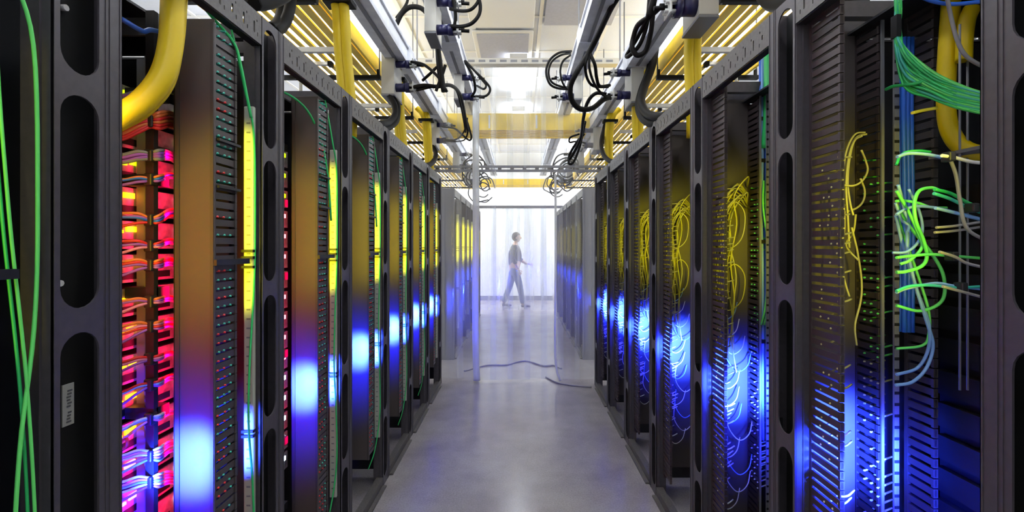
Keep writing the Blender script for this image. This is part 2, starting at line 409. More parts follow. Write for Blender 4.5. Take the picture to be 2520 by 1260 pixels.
def manager_left(loc, label):
    s = -1
    t = root('cable_manager', label, 'cable manager', loc, 'vertical cable managers of the left row')
    MB().box(s*.020, s*.128, .320, .3235, .25, 2.06).build('side_panel', 'panel', t, .001)
    MB().box(s*.128, s*.131, .320, .425, .25, 2.06).build('back_panel', 'black', t)
    b = MB(); comb(b, s, .022, .421, .329, .27, 2.03, .025, .018); b.build('finger_strip', 'finger', t)
    b = MB(); comb(b, s, .115, .421, .329, .27, 2.03, .05, .018); b.build('rear_finger_strip', 'finger', t)
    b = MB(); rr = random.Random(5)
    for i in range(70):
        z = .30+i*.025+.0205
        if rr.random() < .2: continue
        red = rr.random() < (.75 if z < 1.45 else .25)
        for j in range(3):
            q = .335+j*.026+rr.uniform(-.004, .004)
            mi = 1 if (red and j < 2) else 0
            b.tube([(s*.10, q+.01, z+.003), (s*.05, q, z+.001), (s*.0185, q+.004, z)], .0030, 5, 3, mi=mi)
    o = b.build('cord_tails', ['c_teal', 'c_red'], t); o['kind'] = 'stuff'; o['label'] = 'teal and red cord tails standing in for light dots between the fingers'  # jacket colours stand in for small glowing dots
    MB().box(s*.012, s*.03, .318, .475, 1.386, 1.402).box(s*.012, s*.03, .33, .43, 1.73, 1.737).box(s*.012, s*.03, .33, .43, 1.60, 1.607).build('cross_strap', 'black', t)
    return t
def duct_left(loc, label):
    s = -1
    t = root('cable_duct', label, 'cable duct', loc, 'pale ribbed cable ducts of the left row')
    MB().box(s*.014, s*.046, .499, .513, .30, 1.875).build('duct_body', 'duct', t, .004)
    b = MB()
    for i in range(52): b.box(s*.024, s*.036, .4980, .4992, .34+i*.029, .345+i*.029)
    b.build('slot_pattern', 'dgrey', t)
    b = MB()
    for z in (1.37, 1.40, 1.42, .845, .86): b.box(s*.012, s*.048, .490, .515, z, z+.008)
    b.build('clamp', 'black', t)
    return t

def gear_switch(s, loc, label, lit, u0=.24, wdt=.50):
    t = root('network_switch', label, 'network switch', loc, 'lit network switches stacked in the left row')
    MB().box(s*(u0+.004), s*(u0+.40), .0, wdt, .003, .080).build('housing', 'gear', t)
    MB().box(s*u0, s*(u0+.004), .0, wdt, .004, .078).build('faceplate', 'gearface', t)
    rr = random.Random(int(loc[2]*1000))
    b = MB(); b.box(s*(u0-.002), s*u0, .05, .44, .012, .030); b.build('port_row', 'black', t)
    m1, m2 = lit
    c1 = .282+rr.uniform(-.012, .014)
    MB().box(s*(u0-.004), s*u0, c1, c1+.034, .050, .064).box(s*(u0-.004), s*u0, c1-.022, c1-.010, .046, .054).build('status_light', m1, t)
    MB().box(s*(u0-.004), s*u0, .352, .366, .054, .066).build('status_light', m2, t)
    MB().box(s*(u0-.004), s*u0, .462, .476, .046, .064).build('status_light', m2, t)
    return t
def chassis(s, loc, h, label, u0, wdt, group):
    t = root('equipment_chassis', label, 'equipment chassis', loc, group)
    MB().box(s*(u0+.01), s*(u0+.38), .0, wdt, 0, h-.01).build('housing', 'gear', t)
    MB().box(s*u0, s*(u0+.01), .0, wdt, 0, h-.01).build('faceplate', 'black', t, .002)
    b = MB(); n = int(h/.045)
    for i in range(n): b.box(s*(u0-.006), s*u0, .02, wdt-.02, .012+i*.045, .038+i*.045)
    b.build('blade_slots', 'gear', t)
    b = MB(); rr = random.Random(int(h*999+loc[1]*10))
    for i in range(n):
        if rr.random() < .6:
            q = rr.uniform(.05, wdt-.06); b.box(s*(u0-.008), s*(u0-.006), q, q+.008, .020+i*.045, .026+i*.045)
    b.build('status_light', 'leddb' if rr.random() < .7 else 'ledw', t)
    return t
TOP_ORD = ['topmost', 'second from the top', 'third from the top', 'fourth from the top', 'fifth from the top', 'sixth from the top',
  'seventh from the top', 'eighth from the top', 'ninth from the top', 'seventh from the bottom', 'sixth from the bottom', 'fifth from the bottom',
  'fourth from the bottom', 'third from the bottom', 'second from the bottom', 'bottommost']
# ---- left row
s = -1
Lp = PITCH[-1]
protoL = {}
def locL(k): return (-.81, .955+.66*k, 0)
for k in range(-1, 6):
    loc = locL(k); wh = where(-1, k)
    if k == -1:
        fr = rack_frame(s, Lp, loc, 'dark slotted rack ' + wh); bay_lamps(s, fr, edge=True)
        protoL['mg'] = manager_left(loc, 'finger cable manager ' + wh)
    else:
        if k < 2:
            fr = rack_frame(s, Lp, loc, 'dark slotted rack with blue lamps ' + wh); bay_lamps(s, fr, True)
        elif k == 2: fr = rack_frame(s, Lp, loc, 'dark slotted rack with blue lamps ' + wh); bay_lamps(s, fr); protoL['fr'] = fr
        else: copy_tree(protoL['fr'], loc, 'dark slotted rack with blue lamps ' + wh)
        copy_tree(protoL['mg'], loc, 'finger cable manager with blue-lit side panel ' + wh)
        if k == 0: protoL['du'] = duct_left(loc, 'pale cable duct, yellow-lit above, ' + wh)
        else: copy_tree(protoL['du'], loc, 'pale cable duct, yellow-lit above, ' + wh)
zs = [1.790-i*.0905 for i in range(16)]
first = {}
for k in (0, 1):
    for i, z in enumerate(zs):
        if k == 0:
            lit = ('ledg', 'ledg') if i < 3 else ('ledo', 'ledp') if i < 11 else ('ledp', 'ledw')
            first[i] = gear_switch(-1, (-.81, .965, z), f'network switch with {"yellow-green" if i<3 else "orange and pink" if i<11 else "pink and white"} lights, {TOP_ORD[i]} in the nearest left bay', lit)
        else: copy_tree(first[i], (-.81, .965+.66, z), f'network switch lit red, {TOP_ORD[i]} in the second left bay')
for k in (-1, 2, 3, 4, 5):
    for i, (z, h) in enumerate(((.12, .55), (.70, .55), (1.28, .58))):
        chassis(-1, (-.81, .965+.66*k, z), h, f'dark equipment chassis, {["lower", "middle", "upper"][i]} one {where(-1, k)}', .24, .46, 'dark chassis of the left row')
for k in (0, 1):
    t = root('mounting_post', f'black post carrying hook-and-loop ties {where(-1,k)}', 'mounting post', (-.81, .955+.66*k, 0), 'black posts inside the left bays')
    MB().box(s*.150, s*.172, .275, .290, .0, 2.06).build('post', 'black', t)
    MB().box(s*.205, s*.232, .320, .330, .20, 1.95).build('rail', 'dgrey', t)
    MB().box(s*.165, s*.195, .300, .306, .20, 1.95).build('rail', 'dgrey', t)
    b = MB()
    for z in (1.83, 1.60, 1.30, .98, .62, .35): b.box(s*.150, s*.235, .285, .330, z, z+.03)
    b.build('crosspiece', 'black', t)

# ---- right row
s = 1
def locR(k): return (.79, .80+.675*k, 0)
def manager_right(loc, label):
    s = 1
    t = root('cable_manager', label, 'cable manager', loc, 'deep vertical cable managers of the right row')
    MB().box(s*.064, s*.250, .636, .640, .12, 2.10).build('side_panel', 'panel', t)
    b = MB(); comb(b, s, .040, .402, .522, .14, 2.08, .025, .0165); b.build('front_finger_strip', 'fingerr', t)
    b = MB(); comb(b, s, .245, .540, .630, .14, 2.08, .0255, .017); b.build('rear_finger_strip', 'fingerr', t)
    b = MB(); comb(b, s, .310, .435, .520, .14, 2.08, .0265, .018); b.build('inner_finger_strip', 'finger', t)
    MB().box(s*.262, s*.276, .508, .514, .05, 2.10).box(s*.246, s*.254, .533, .538, .05, 2.10).build('rail', 'duct' if False else 'dgrey', t)
    b = MB()
    for i in range(60): b.box(s*.2625, s*.2755, .5065, .508, .16+i*.032, .168+i*.032)
    b.build('rail_holes', 'inner', t)
    b = MB(); rr = random.Random(11)
    for i in range(54):
        z = .35+i*.025+.0205
        up = z > .95
        for j in range(3):
            q = .415+j*.033+rr.uniform(-.01, .01)
            if rr.random() < .35: b.tube([(s*.09, q+.02, z+.004), (s*.06, q, z), (s*.0385, q-.004, z)], .0028, 5, 3, mi=0 if up else 1)
            if rr.random() < .5:
                q2 = .545+j*.026; b.tube([(s*.30, q2+.02, z+.004), (s*.25, q2, z), (s*.240, q2-.004, z)], .003, 5, 3, mi=(2 if z > 1.1 else 0) if up else 1)
    o = b.build('cord_tails', ['c_cream', 'c_white', 'c_lgreen'], t); o['kind'] = 'stuff'; o['label'] = 'yellow, green and white cord tails between the fingers'
    return t
def yellow_cluster(loc, label, name='cable_bundle'):
    t = root(name, label, 'cable bundle', loc, 'yellow cable bundles hanging in the right row')
    rr = random.Random(21)
    for i in range(14):
        a = .10+rr.uniform(-.03, .05); q = .56+rr.uniform(-.03, .04); zt = 1.74-rr.uniform(0, .10)
        pts = [(.235, .62, zt-.03), (a+.06, q, zt+.005), (a, q, zt-.08)]
        z = zt-.2
        while z > .95-rr.uniform(0, .1): pts.append((a+rr.uniform(-.02, .02), q+rr.uniform(-.015, .015), z)); z -= .16
        MB().tube(pts, .0030, 6, 5).build('cable', ['c_yellow', 'c_cream'][i % 2], t)
    for i in range(2):
        z = 1.60-.27*i
        MB().tube([(.11, .57, z), (.15, .55, z+.03), (.19, .55, z-.02), (.185, .56, z-.12), (.14, .57, z-.17), (.07, .53, z-.16)], .0024, 6, 5).build('cable', ['c_cream', 'c_yellow'][i % 2], t)
    return t
def white_cluster(loc, label):
    t = root('cable_bundle', label, 'cable bundle', loc, 'pale cable tails low in the right row')
    rr = random.Random(31)
    for i in range(12):
        a = .12+rr.uniform(-.04, .05); z = 1.15-.075*i
        MB().tube([(a-.01, .60, z+.12), (a-.02, .58, z+.03), (a+.02, .56, z-.03), (a+.07, .57, z-.01), (a+.10, .60, z+.04)], .0024, 6, 5).build('cable', 'c_white' if i % 3 else 'c_lblue', t)
    return t
def blue_trunk(loc, label):
    t = root('cable_bundle', label, 'cable bundle', loc, 'blue cable trunks at the rear of the right row')
    rr = random.Random(41)
    for i in range(8):
        a = .268+.018*(i % 4)-.004; q = .545+.016*(i//4)
        pts = [(a+.03, q+.06, 2.30), (a+.01, q+.02, 2.15), (a, q, 2.0)]
        z = 1.8
        while z > .55: pts.append((a+rr.uniform(-.005, .005), q+rr.uniform(-.005, .005), z)); z -= .2
        MB().tube(pts, .0062, 7, 4).build('cable', 'c_blue' if i % 3 else 'c_lblue', t)
    for i in range(5):
        a = .262+.012*i; z0 = 1.62
        MB().tube([(a, .53, z0+.10), (a-.006, .522, z0-.02), (a+.012, .515, z0-.2), (a+.004, .52, z0-.42), (a-.01, .53, z0-.52)], .0042, 6, 5).build('cable', 'c_lgreen', t)
    MB().tube([(.295, .56, 2.32), (.285, .54, 2.14), (.275, .53, 1.96), (.27, .54, 1.86)], .016, 9, 5).build('cable', 'c_green', t)
    b = MB()
    for z in (1.98, 1.80, 1.45, 1.02): b.box(.256, .336, .535, .575, z, z+.016)
    b.build('tie', 'black', t)
    return t
def end_upright(s, loc, label):
    t = root('equipment_rack', label, 'rack', loc, 'open equipment racks along the aisle'); upright(s, t, 0); return t
end_upright(1, locR(0), 'slotted dark rack post at the right edge of the photo')
pr = {}
for k in range(0, 6):
    loc = locR(k); wh = where(1, k)
    if k == 0:
        pr['fr'] = rack_frame(1, .675, loc, 'dark slotted rack with green and blue cables ' + wh); bay_lamps(1, pr['fr'])
        pr['mg'] = manager_right(loc, 'deep finger cable manager ' + wh)
    else:
        copy_tree(pr['fr'], loc, 'dark slotted rack ' + wh); copy_tree(pr['mg'], loc, 'deep finger cable manager ' + wh)
        if k == 1:
            pr['ye'] = yellow_cluster(loc, 'loose yellow cables hanging ' + wh)
            pr['bl'] = blue_trunk(loc, 'thick blue and green cable trunk ' + wh)
            pr['wh'] = white_cluster(loc, 'pale cable tails lit bright blue low ' + wh)
        else:
            copy_tree(pr['ye'], loc, 'loose yellow cables hanging ' + wh); copy_tree(pr['bl'], loc, 'thick blue and green cable trunk ' + wh)
            copy_tree(pr['wh'], loc, 'pale cable tails lit bright blue low ' + wh)
    if k > 0:
        for i, (z, h) in enumerate(((.12, .6), (.75, .6), (1.38, .6))):
            chassis(1, (.79, .80+.675*k+.04, z), h, f'dark equipment chassis, {["lower", "middle", "upper"][i]} one {wh}', .37, .5, 'dark chassis of the right row')
# ---- rows behind the curtain
fr2 = {}
def tall_gear(s, loc, label):
    t = root('equipment_cabinet', label, 'equipment cabinet', loc, 'equipment cabinets behind the curtain')
    MB().box(s*.12, s*.78, .0, .50, .08, 2.0).build('housing', 'gear', t)
    b = MB()
    for i in range(38): b.box(s*.112, s*.12, .02, .48, .12+i*.049, .155+i*.049)
    b.build('module_rows', 'black', t)
    b = MB(); rr = random.Random(4)
    for i in range(10): q = rr.uniform(.05, .45); z = rr.uniform(.6, 1.1); b.box(s*.108, s*.112, q, q+.008, z, z+.008)
    b.build('status_light', 'ledw', t)
    return t
for s in (-1, 1):
    for k in range(6):
        loc = (s*.81, 5.95+.66*k, 0); wh = where2(s, k)
        if k == 0:
            fr = rack_frame(s, .66, loc, 'dark rack ' + wh)
            light('lamp_light', fr, (s*.06, .02, .95), 'SPOT', 30, BLUE, (s*.05, .3, 0), ang=50, rad=.03)
            light('lamp_light', fr, (s*.03, .40, 1.5), 'AREA', 1.8 if s < 0 else .4, YEL, (0, 1, 0), (.02, .5))
            d = None
            if s < 0: d = duct_left(loc, 'pale yellow-lit duct ' + wh); d['group'] = 'ducts behind the curtain'
            fr2[s] = (fr, tall_gear(s, loc, 'dark equipment cabinet ' + wh), d)
        else:
            copy_tree(fr2[s][0], loc, 'dark rack ' + wh); copy_tree(fr2[s][1], loc, 'dark equipment cabinet ' + wh)
            if s < 0: copy_tree(fr2[s][2], loc, 'pale yellow-lit duct ' + wh)
    t = root('end_panel', f'grey end panel of the {SIDE[s]} rack row behind the curtain', 'panel', (s*.81, 5.90, 0))
    MB().box(0, s*.8, 0, .02, 0, ZT).build('sheet', 'dgrey', t, .003)
    MB().box(s*.03, s*.05, -.006, 0, .05, ZT-.05).box(s*.12, s*.14, -.006, 0, .05, ZT-.05).build('stiffener', 'dgrey', t)
#---SECTION2---
# ------------------------------------------------------------------ overhead: cable trays
def tray(s):
    nm = SIDE[s]
    t = root('cable_tray', f'long golden-yellow slatted cable tray above the {nm} rack row', 'cable tray', (s*1.08, -1.5, 2.78), 'yellow overhead cable trays')
    L = 12.6
    MB().box(0, s*.018, 0, L, 0, .11).box(s*.69, s*.71, 0, L, 0, .11).build('side_rail', 'tray', t)
    for i in range(10):
        x0 = .030+i*.067
        MB().box(s*x0, s*(x0+(.052 if i < 3 else .035)), 0, L, .004, .012 if i % 2 else .020).build('slat', 'tray', t)
    for i in range(11):
        y = .56+i*1.12
        b = MB(); b.box(s*-.03, s*.74, y, y+.035, -.075, -.045)
        b.box(s*-.02, s*-.005, y+.005, y+.03, -.045, 0).box(s*.715, s*.73, y+.005, y+.03, -.045, 0)
        b.build('hanger_bar', 'blackcab', t)
        MB().cyl((s*-.022, y+.018, -.08), (s*-.022, y+.018, ZC-2.78-.02), .006, 6).cyl((s*.732, y+.018, -.08), (s*.732, y+.018, ZC-2.78-.02), .006, 6).build('hanger_rod', 'dgrey', t)
        b = MB(); b.box(s*.28, s*.48, y-.16, y-.13, -.030, -.004); b.build('splice_plate', 'white', t, .003)
        b = MB()
        for q in (.27, .46): b.box(s*q, s*(q+.03), y-.165, y-.125, -.040, -.004)
        b.build('clip', 'blackcab', t)
    return t
tray(-1); tray(1)
for s in (-1, 1):
    for i, y in enumerate((2.42, 3.55, 4.45)):
        t = root('support_strut', f'light grey strut frame under the {SIDE[s]} yellow tray, {ORD[i]} one', 'strut', (s*1.08, y+.42, 2.62), 'light grey struts under the trays')
        MB().box(s*-.02, s*.72, 0, .03, .0, .03).build('strut_bar', 'white', t)
        MB().cyl((s*.25, .015, -.47), (s*.25, .015, 0), .010, 8).build('support_rod', 'lgrey', t)
for i, (y, z0, z1) in enumerate(((5.45, 2.79, 2.985), (10.6, 2.82, 2.96))):
    t = root('cable_tray', f'golden-yellow tray crossing the aisle {["just behind the near curtain", "at the far end above the far curtain"][i]}', 'cable tray', (0, y, z0), 'yellow overhead cable trays')
    MB().box(-1.05, 1.05, 0, .018, 0, z1-z0).box(-1.05, 1.05, .42, .438, 0, .05).build('side_rail', 'tray', t)
    for j in range(5): MB().box(-1.05, 1.05, .04+j*.075, .085+j*.075, .01, .025).build('slat', 'tray', t)
    b = MB()
    for j in range(4): b.box(-.9+j*.55, -.88+j*.55, -.004, 0, .02, z1-z0-.02)
    b.build('joint_strip', 'white', t)
# yellow drop tubes from tray to racks
DROPS = {-1: [1.30, 2.45, 3.60, 4.75], 1: [1.35, 2.47, 3.62, 4.78]}
for s in (-1, 1):
    for i, y in enumerate(DROPS[s]):
        if i == 0: continue
        t = root('drop_tube', f'smooth yellow drop tubes from the {SIDE[s]} tray, {["", "nearest", "second", "third"][i]} pair above the rack tops', 'cable tube', (0, 0, 0), 'yellow drop tubes')
        lean = .03 if s > 0 else -.01
        for q in (0, .046):
            MB().tube([(s*(.985+q), y, 2.84), (s*(.935+q*.9), y-.01, 2.78), (s*(.915+q*.8), y, 2.68), (s*(.905+q*.8), y+.01, 2.45), (s*(.895+q*.8+lean), y+.03, 2.15), (s*(.90+q*.8+lean), y+.04, 2.02)], .027, 14, 6).build('tube', 'yellow', t)
        MB().box(s*.865, s*1.01, y-.045, y+.045, 2.70, 2.725).build('clamp', 'blackcab', t)
t = root('drop_tube', 'thick yellow tube sweeping down into the nearest left bay', 'cable tube', (0, 0, 0), 'yellow drop tubes')
MB().tube([P(432, -330, 1.16), P(430, -150, 1.16), P(426, 0, 1.16), P(420, 110, 1.15), P(398, 190, 1.13), P(350, 250, 1.10), P(290, 288, 1.06), P(235, 310, 1.03)], .0262, 16, 8).build('tube', 'yellow', t)
MB().tube([P(452, -330, 1.20), P(448, -150, 1.19), P(440, 20, 1.18), P(430, 120, 1.17), P(408, 205, 1.15), P(355, 268, 1.12), P(290, 305, 1.08), P(240, 325, 1.05)], .018, 12, 8).build('inner_tube', 'yellow', t)

# ------------------------------------------------------------------ busways
def busway(s, x0, x1, z0, z1, label):
    t = root('busway', label, 'busway', (0, 0, 0), 'overhead metal busways')
    b = MB(); y = -1.5
    h = z1-z0
    b.box(s*x0, s*x1, -1.5, 10.2, z0, z0+h*.18).box(s*(x0+.012), s*(x1-.012), -1.5, 10.2, z0+h*.18, z1-h*.14).box(s*x0, s*x1, -1.5, 10.2, z1-h*.14, z1)
    b.build('housing', 'steel', t)
    b = MB()
    for i in range(8): y = .9+i*1.3; b.box(s*(x0-.004), s*(x1+.004), y, y+.16, z0-.006, z1+.004)
    b.build('joint_cover', 'steel', t)
    b = MB(); b.box(s*(x0+x1)/2-.012, s*(x0+x1)/2+.012, -1.5, 10.2, z0-.004, z0)
    b.build('socket_slot', 'dgrey', t)
    for i in range(4):
        y = 1.7+i*2.4; xm = s*(x0+x1)/2
        MB().cyl((xm, y, z1), (xm, y, ZC-.02), .007, 6).build('hanger_rod', 'dgrey', t)
busway(-1, .82, .96, 2.79, 2.94, 'big silver busway over the left rack row, ending high in the picture')
busway(1, .82, .96, 2.79, 2.94, 'big silver busway over the right rack row')
busway(-1, .46, .60, 2.97, 3.10, 'inner silver busway left of the ceiling diffuser')
busway(1, .46, .60, 2.97, 3.10, 'inner silver busway right of the grey ceiling tile')
def tap(s, xo, z1, y, label, h=.33, w=.095, big=False):
    """box on the outer side, plugs reaching to the aisle"""
    t = root('tap_off_box', label, 'power box', (s*xo, y, z1), 'grey tap-off boxes under the busways')
    MB().box(0, s*-w, 0, .22, -h, 0).build('box_body', 'lgrey', t, .004)
    MB().box(0, s*-w, .0, .23, -h-.012, -h-.001).build('base_plate', 'navy' if False else 'dgrey', t)
    r = .052 if big else .036
    for z, rr in ((-.10, r*.8), (-.10-.17, r)):
        o = MB().cyl((s*-w, .05, z), (s*(-w-.07), .05, z), rr*.85, 14).cyl((s*(-w-.07), .05, z), (s*(-w-.10), .05, z), rr, 14).build('plug', 'navy', t)
        b = MB()
        for a in range(5):
            an = a*1.257+.3; cx = s*(-w-.10)
            b.cyl((cx, .05+math.cos(an)*rr*.7, z+math.sin(an)*rr*.7), (cx-s*.05, .05+math.cos(an)*rr*.6, z+math.sin(an)*rr*.6), .008, 6)
        b.build('plug_pins', 'white', o)
        MB().cyl((s*(-w-.10), .05, z), (s*(-w-.20), .045, z-.01), .011, 8).cyl((s*(-w-.15), .05, z), (s*(-w-.17), .05, z), .016, 8).build('plug_lead', 'blackcab', o)
        MB().box(s*(-w-.125), s*(-w-.135), .0, .1, z-rr*.9, z+rr*.9).build('latch', 'white', o, .003)
    return t
for y, l in ((3.35, 'nearest'), (5.06, 'second')): tap(-1, .985, 2.86, y, f'light grey box with two navy plugs under the left big busway, {l} one')
for y, l in ((2.2, 'nearest'), (3.52, 'second'), (5.30, 'third')): tap(1, .945, 2.86, y, f'light grey box with two navy plugs under the right big busway, {l} one', big=(y < 3))
for y, l in ((2.85, 'nearest'), (4.15, 'second')): tap(-1, .575, 3.05, y, f'grey plug box on the left inner busway, {l} one', .30, .07)
tap(1, .565, 3.05, 4.15, 'grey plug box on the right inner busway with looped cables', .30, .07)
for s in (-1, 1):
    for y, l in ((6.7, 'nearest'), (8.2, 'second')): tap(s, .945, 2.86, y, f'grey plug box behind the curtain on the {SIDE[s]} big busway, {l} one')

# black power leads.  (label, radius, [(px,py,depth)...])
def cord(label, r, pts, m='blackcab', name='power_cable', cat='cable', group=None, sub=7, n=8):
    if isinstance(pts[0], list):
        t = root(name, label, cat, P(*pts[0][0]), group); o0 = Vector(t.location)
        for p in pts: MB().tube([P(*q)-o0 for q in p], r, n, sub).build('whip', m, t)
        return t
    return tag(MB().tube([P(*q) for q in pts], r, n, sub).build(name, m), label, cat, group)
G = 'black power leads on the busways'
cord('thick black lead arching off the left busway and dropping to the cable knot', .017, [(975, 60, 3.2), (990, 32, 3.2), (1012, 17, 3.2), (1042, 24, 3.2), (1066, 62, 3.2), (1078, 120, 3.2), (1086, 180, 3.2), (1092, 226, 3.2)], group=G)
cord('thin black lead beside the arching left one', .010, [(975, 45, 3.25), (1000, 10, 3.25), (1006, -20, 3.25)], group=G)
cord('black lead hanging behind the arching left one', .012, [(1060, 40, 3.28), (1072, 90, 3.28), (1078, 160, 3.28), (1084, 215, 3.28)], group=G)
cord('black lead crossing the knot from upper plug on the left busway', .010, [(1012, 152, 3.36), (1038, 157, 3.3), (1058, 170, 3.25), (1080, 192, 3.2), (1100, 226, 3.2)], group=G)
cord('short black lead end standing up at the left knot', .011, [(1096, 160, 3.2), (1090, 180, 3.2), (1082, 200, 3.2), (1073, 224, 3.2)], group=G)
cord('black lead crossing the knot from lower left', .010, [(1040, 198, 3.3), (1060, 180, 3.25), (1075, 165, 3.25)], group=G)
cord('black lead running from the left knot down to the second plug box', .014, [(1020, 214, 3.36), (1045, 210, 3.3), (1075, 213, 3.3), (1108, 210, 3.5), (1130, 228, 3.9), (1140, 262, 4.2), (1147, 300, 4.6), (1152, 322, 4.8)], group=G)
cord('second black lead from the left knot to the second plug box', .010, [(1026, 222, 3.36), (1060, 214, 3.3), (1098, 210, 3.5), (1122, 220, 3.9), (1134, 258, 4.2), (1142, 300, 4.6), (1146, 325, 4.8)], group=G)
cord('thin black lead loop under the second left plug box', .010, [(1088, 312, 5.08), (1118, 316, 5.0), (1138, 332, 5.0), (1154, 345, 4.9), (1160, 338, 4.9), (1156, 320, 4.9), (1150, 300, 4.9)], group=G)
cord('thin black lead fan under the second left plug box', .009, [(1092, 344, 5.08), (1120, 344, 5.0), (1138, 330, 5.0), (1148, 308, 4.9), (1150, 290, 4.9)], group=G)
cord('lowest thin black lead under the second left plug box', .009, [(1092, 346, 5.08), (1126, 348, 5.0), (1145, 342, 5.0), (1152, 318, 4.9), (1149, 295, 4.9)], group=G)
cord('thin black lead curling right from the top inner plug', .010, [(1108, 22, 2.88), (1135, 27, 2.8), (1158, 24, 2.75), (1174, 8, 2.75), (1182, -12, 2.75)], group=G)
cord('thin black lead curling below the top inner plug', .011, [(1108, 64, 2.88), (1135, 65, 2.8), (1160, 58, 2.75), (1178, 38, 2.75), (1182, 15, 2.75), (1176, -12, 2.75)], group=G)
cord('black lead running down beside the top inner plug', .011, [(1112, -20, 2.85), (1118, 12, 2.85), (1121, 45, 2.85), (1117, 70, 2.87)], group=G)
cord('black lead along the inner left busway to its second plug', .012, [(1143, 150, 4.0), (1156, 172, 4.0), (1166, 196, 4.0), (1169, 222, 4.1), (1160, 238, 4.15)], group=G)
cord('wide thin loop right of the second inner left plug', .010, [(1144, 150, 4.0), (1170, 176, 3.9), (1192, 198, 3.9), (1205, 215, 3.9), (1204, 228, 3.9), (1193, 237, 3.9), (1172, 237, 4.0)], group=G)
cord('narrow thin loop right of the second inner left plug', .009, [(1146, 150, 4.0), (1166, 172, 3.9), (1186, 196, 3.9), (1196, 210, 3.9), (1190, 219, 3.9), (1173, 211, 4.0)], group=G)
cord('outer loop of thin black lead left of the right inner plug', .010, [(1406, 126, 4.1), (1376, 130, 4.0), (1353, 148, 4.0), (1344, 176, 4.0), (1352, 205, 4.0), (1372, 217, 4.05), (1402, 220, 4.15)], group=G)
cord('inner loop of thin black lead left of the right inner plug', .009, [(1404, 136, 4.1), (1386, 150, 4.0), (1379, 172, 4.0), (1382, 196, 4.0), (1392, 215, 4.05), (1408, 222, 4.15)], group=G)
cord('second outer loop of thin black lead left of the right inner plug', .009, [(1404, 131, 4.1), (1380, 136, 4.0), (1358, 152, 4.0), (1350, 178, 4.0), (1357, 201, 4.0), (1378, 212, 4.05), (1404, 216, 4.15)], group=G)
cord('thick black lead descending along the right inner busway and curling under', .019, [(1526, -15, 2.9), (1503, 22, 3.0), (1476, 78, 3.1), (1450, 128, 3.2), (1418, 180, 3.2), (1404, 215, 3.25), (1408, 248, 3.3), (1428, 268, 3.35), (1458, 266, 3.4), (1484, 246, 3.45), (1500, 240, 3.5)], group=G)
cord('thin black lead hanging in a U before the right second plug box', .010, [(1448, 130, 3.2), (1440, 162, 3.2), (1446, 195, 3.3), (1462, 212, 3.35), (1496, 214, 3.5)], group=G)
cord('curved black lead into the upper plug of the right second box', .012, [(1452, 132, 3.2), (1464, 160, 3.2), (1468, 190, 3.3), (1476, 212, 3.35), (1500, 210, 3.5)], group=G)
cord('another thin black lead hanging before the right second plug box', .009, [(1450, 134, 3.2), (1451, 170, 3.2), (1462, 205, 3.3), (1482, 232, 3.4), (1503, 244, 3.5)], group=G)
cord('black lead arching from the right second box down to a hanging loop', .014, [(1492, 232, 3.5), (1466, 230, 3.5), (1446, 252, 3.6), (1436, 290, 3.8), (1430, 335, 4.2), (1418, 365, 4.4), (1402, 392, 4.5)], group=G)
cord('thin hanging black loop at the end of the right lead', .012, [(1437, 330, 4.3), (1418, 352, 4.4), (1402, 380, 4.5), (1400, 402, 4.5), (1412, 398, 4.5), (1425, 366, 4.5), (1434, 330, 4.4), (1440, 300, 4.2)], group=G)
cord('short thin black lead loop beside the hanging right loop', .009, [(1440, 352, 4.9), (1420, 348, 4.6), (1402, 350, 4.5), (1404, 338, 4.5), (1425, 330, 4.4)], group=G)
cord('black lead hanging in a long loop beside the nearest right plug box', .013, [(1622, 20, 2.3), (1600, 40, 2.3), (1570, 62, 2.35), (1558, 95, 2.4), (1556, 118, 2.4), (1568, 136, 2.4), (1588, 126, 2.4), (1600, 88, 2.35), (1606, 40, 2.3), (1608, -20, 2.3)], group=G)
cord('second black lead loop nearest the right plug box', .011, [(1600, -20, 2.3), (1594, 40, 2.3), (1572, 86, 2.4), (1552, 120, 2.45), (1542, 138, 2.5), (1550, 136, 2.45), (1574, 110, 2.4), (1592, 60, 2.35), (1598, 0, 2.3)], group=G)
cord('thick black lead going up by the nearest right plug box', .018, [(1612, -25, 2.28), (1606, 10, 2.28), (1598, 40, 2.3)], group=G)
G2 = 'thick black whips dropping to the rack tops'
cord('thick black whip pair curving onto the left rack top under the nearest left box', .022, [[(958, 235, 3.38), (970, 258, 3.3), (972, 282, 3.2), (958, 300, 3.05), (936, 305, 2.8), (905, 302, 2.7)], [(966, 238, 3.42), (978, 262, 3.35), (976, 294, 3.2), (960, 312, 3.05), (940, 316, 2.9), (918, 312, 2.8)]], group=G2, name='power_whip')
cord('thick black whip curving onto the left rack top under the second left box', .026, [(1064, 360, 5.08), (1072, 375, 5.0), (1070, 392, 4.8), (1058, 405, 4.5), (1040, 408, 4.2)], group=G2, name='power_whip')
cord('thick dark whip pair dropping in front of the left yellow tray', .024, [[(716, -40, 2.1), (716, 0, 2.1), (708, 40, 2.05), (692, 68, 2.0), (674, 80, 1.9)], [(690, -50, 2.15), (698, -5, 2.15), (692, 36, 2.1), (682, 60, 2.0), (665, 70, 1.9)]], group=G2, name='power_whip')
cord('black whip arching over the left rack top at the top of the picture', .024, [(735, -40, 1.9), (700, -10, 1.8), (660, 8, 1.7), (625, 10, 1.62)], group=G2, name='power_whip')
cord('thick black whip pair from the second right box to the right rack top', .028, [[(1614, 118, 3.45), (1604, 165, 3.4), (1588, 208, 3.3), (1578, 248, 3.1), (1590, 278, 2.9), (1618, 288, 2.7), (1650, 282, 2.6)], [(1608, 130, 3.5), (1596, 180, 3.45), (1580, 222, 3.35), (1572, 262, 3.2), (1584, 292, 2.95), (1606, 304, 2.8), (1630, 302, 2.7)]], group=G2, name='power_whip')
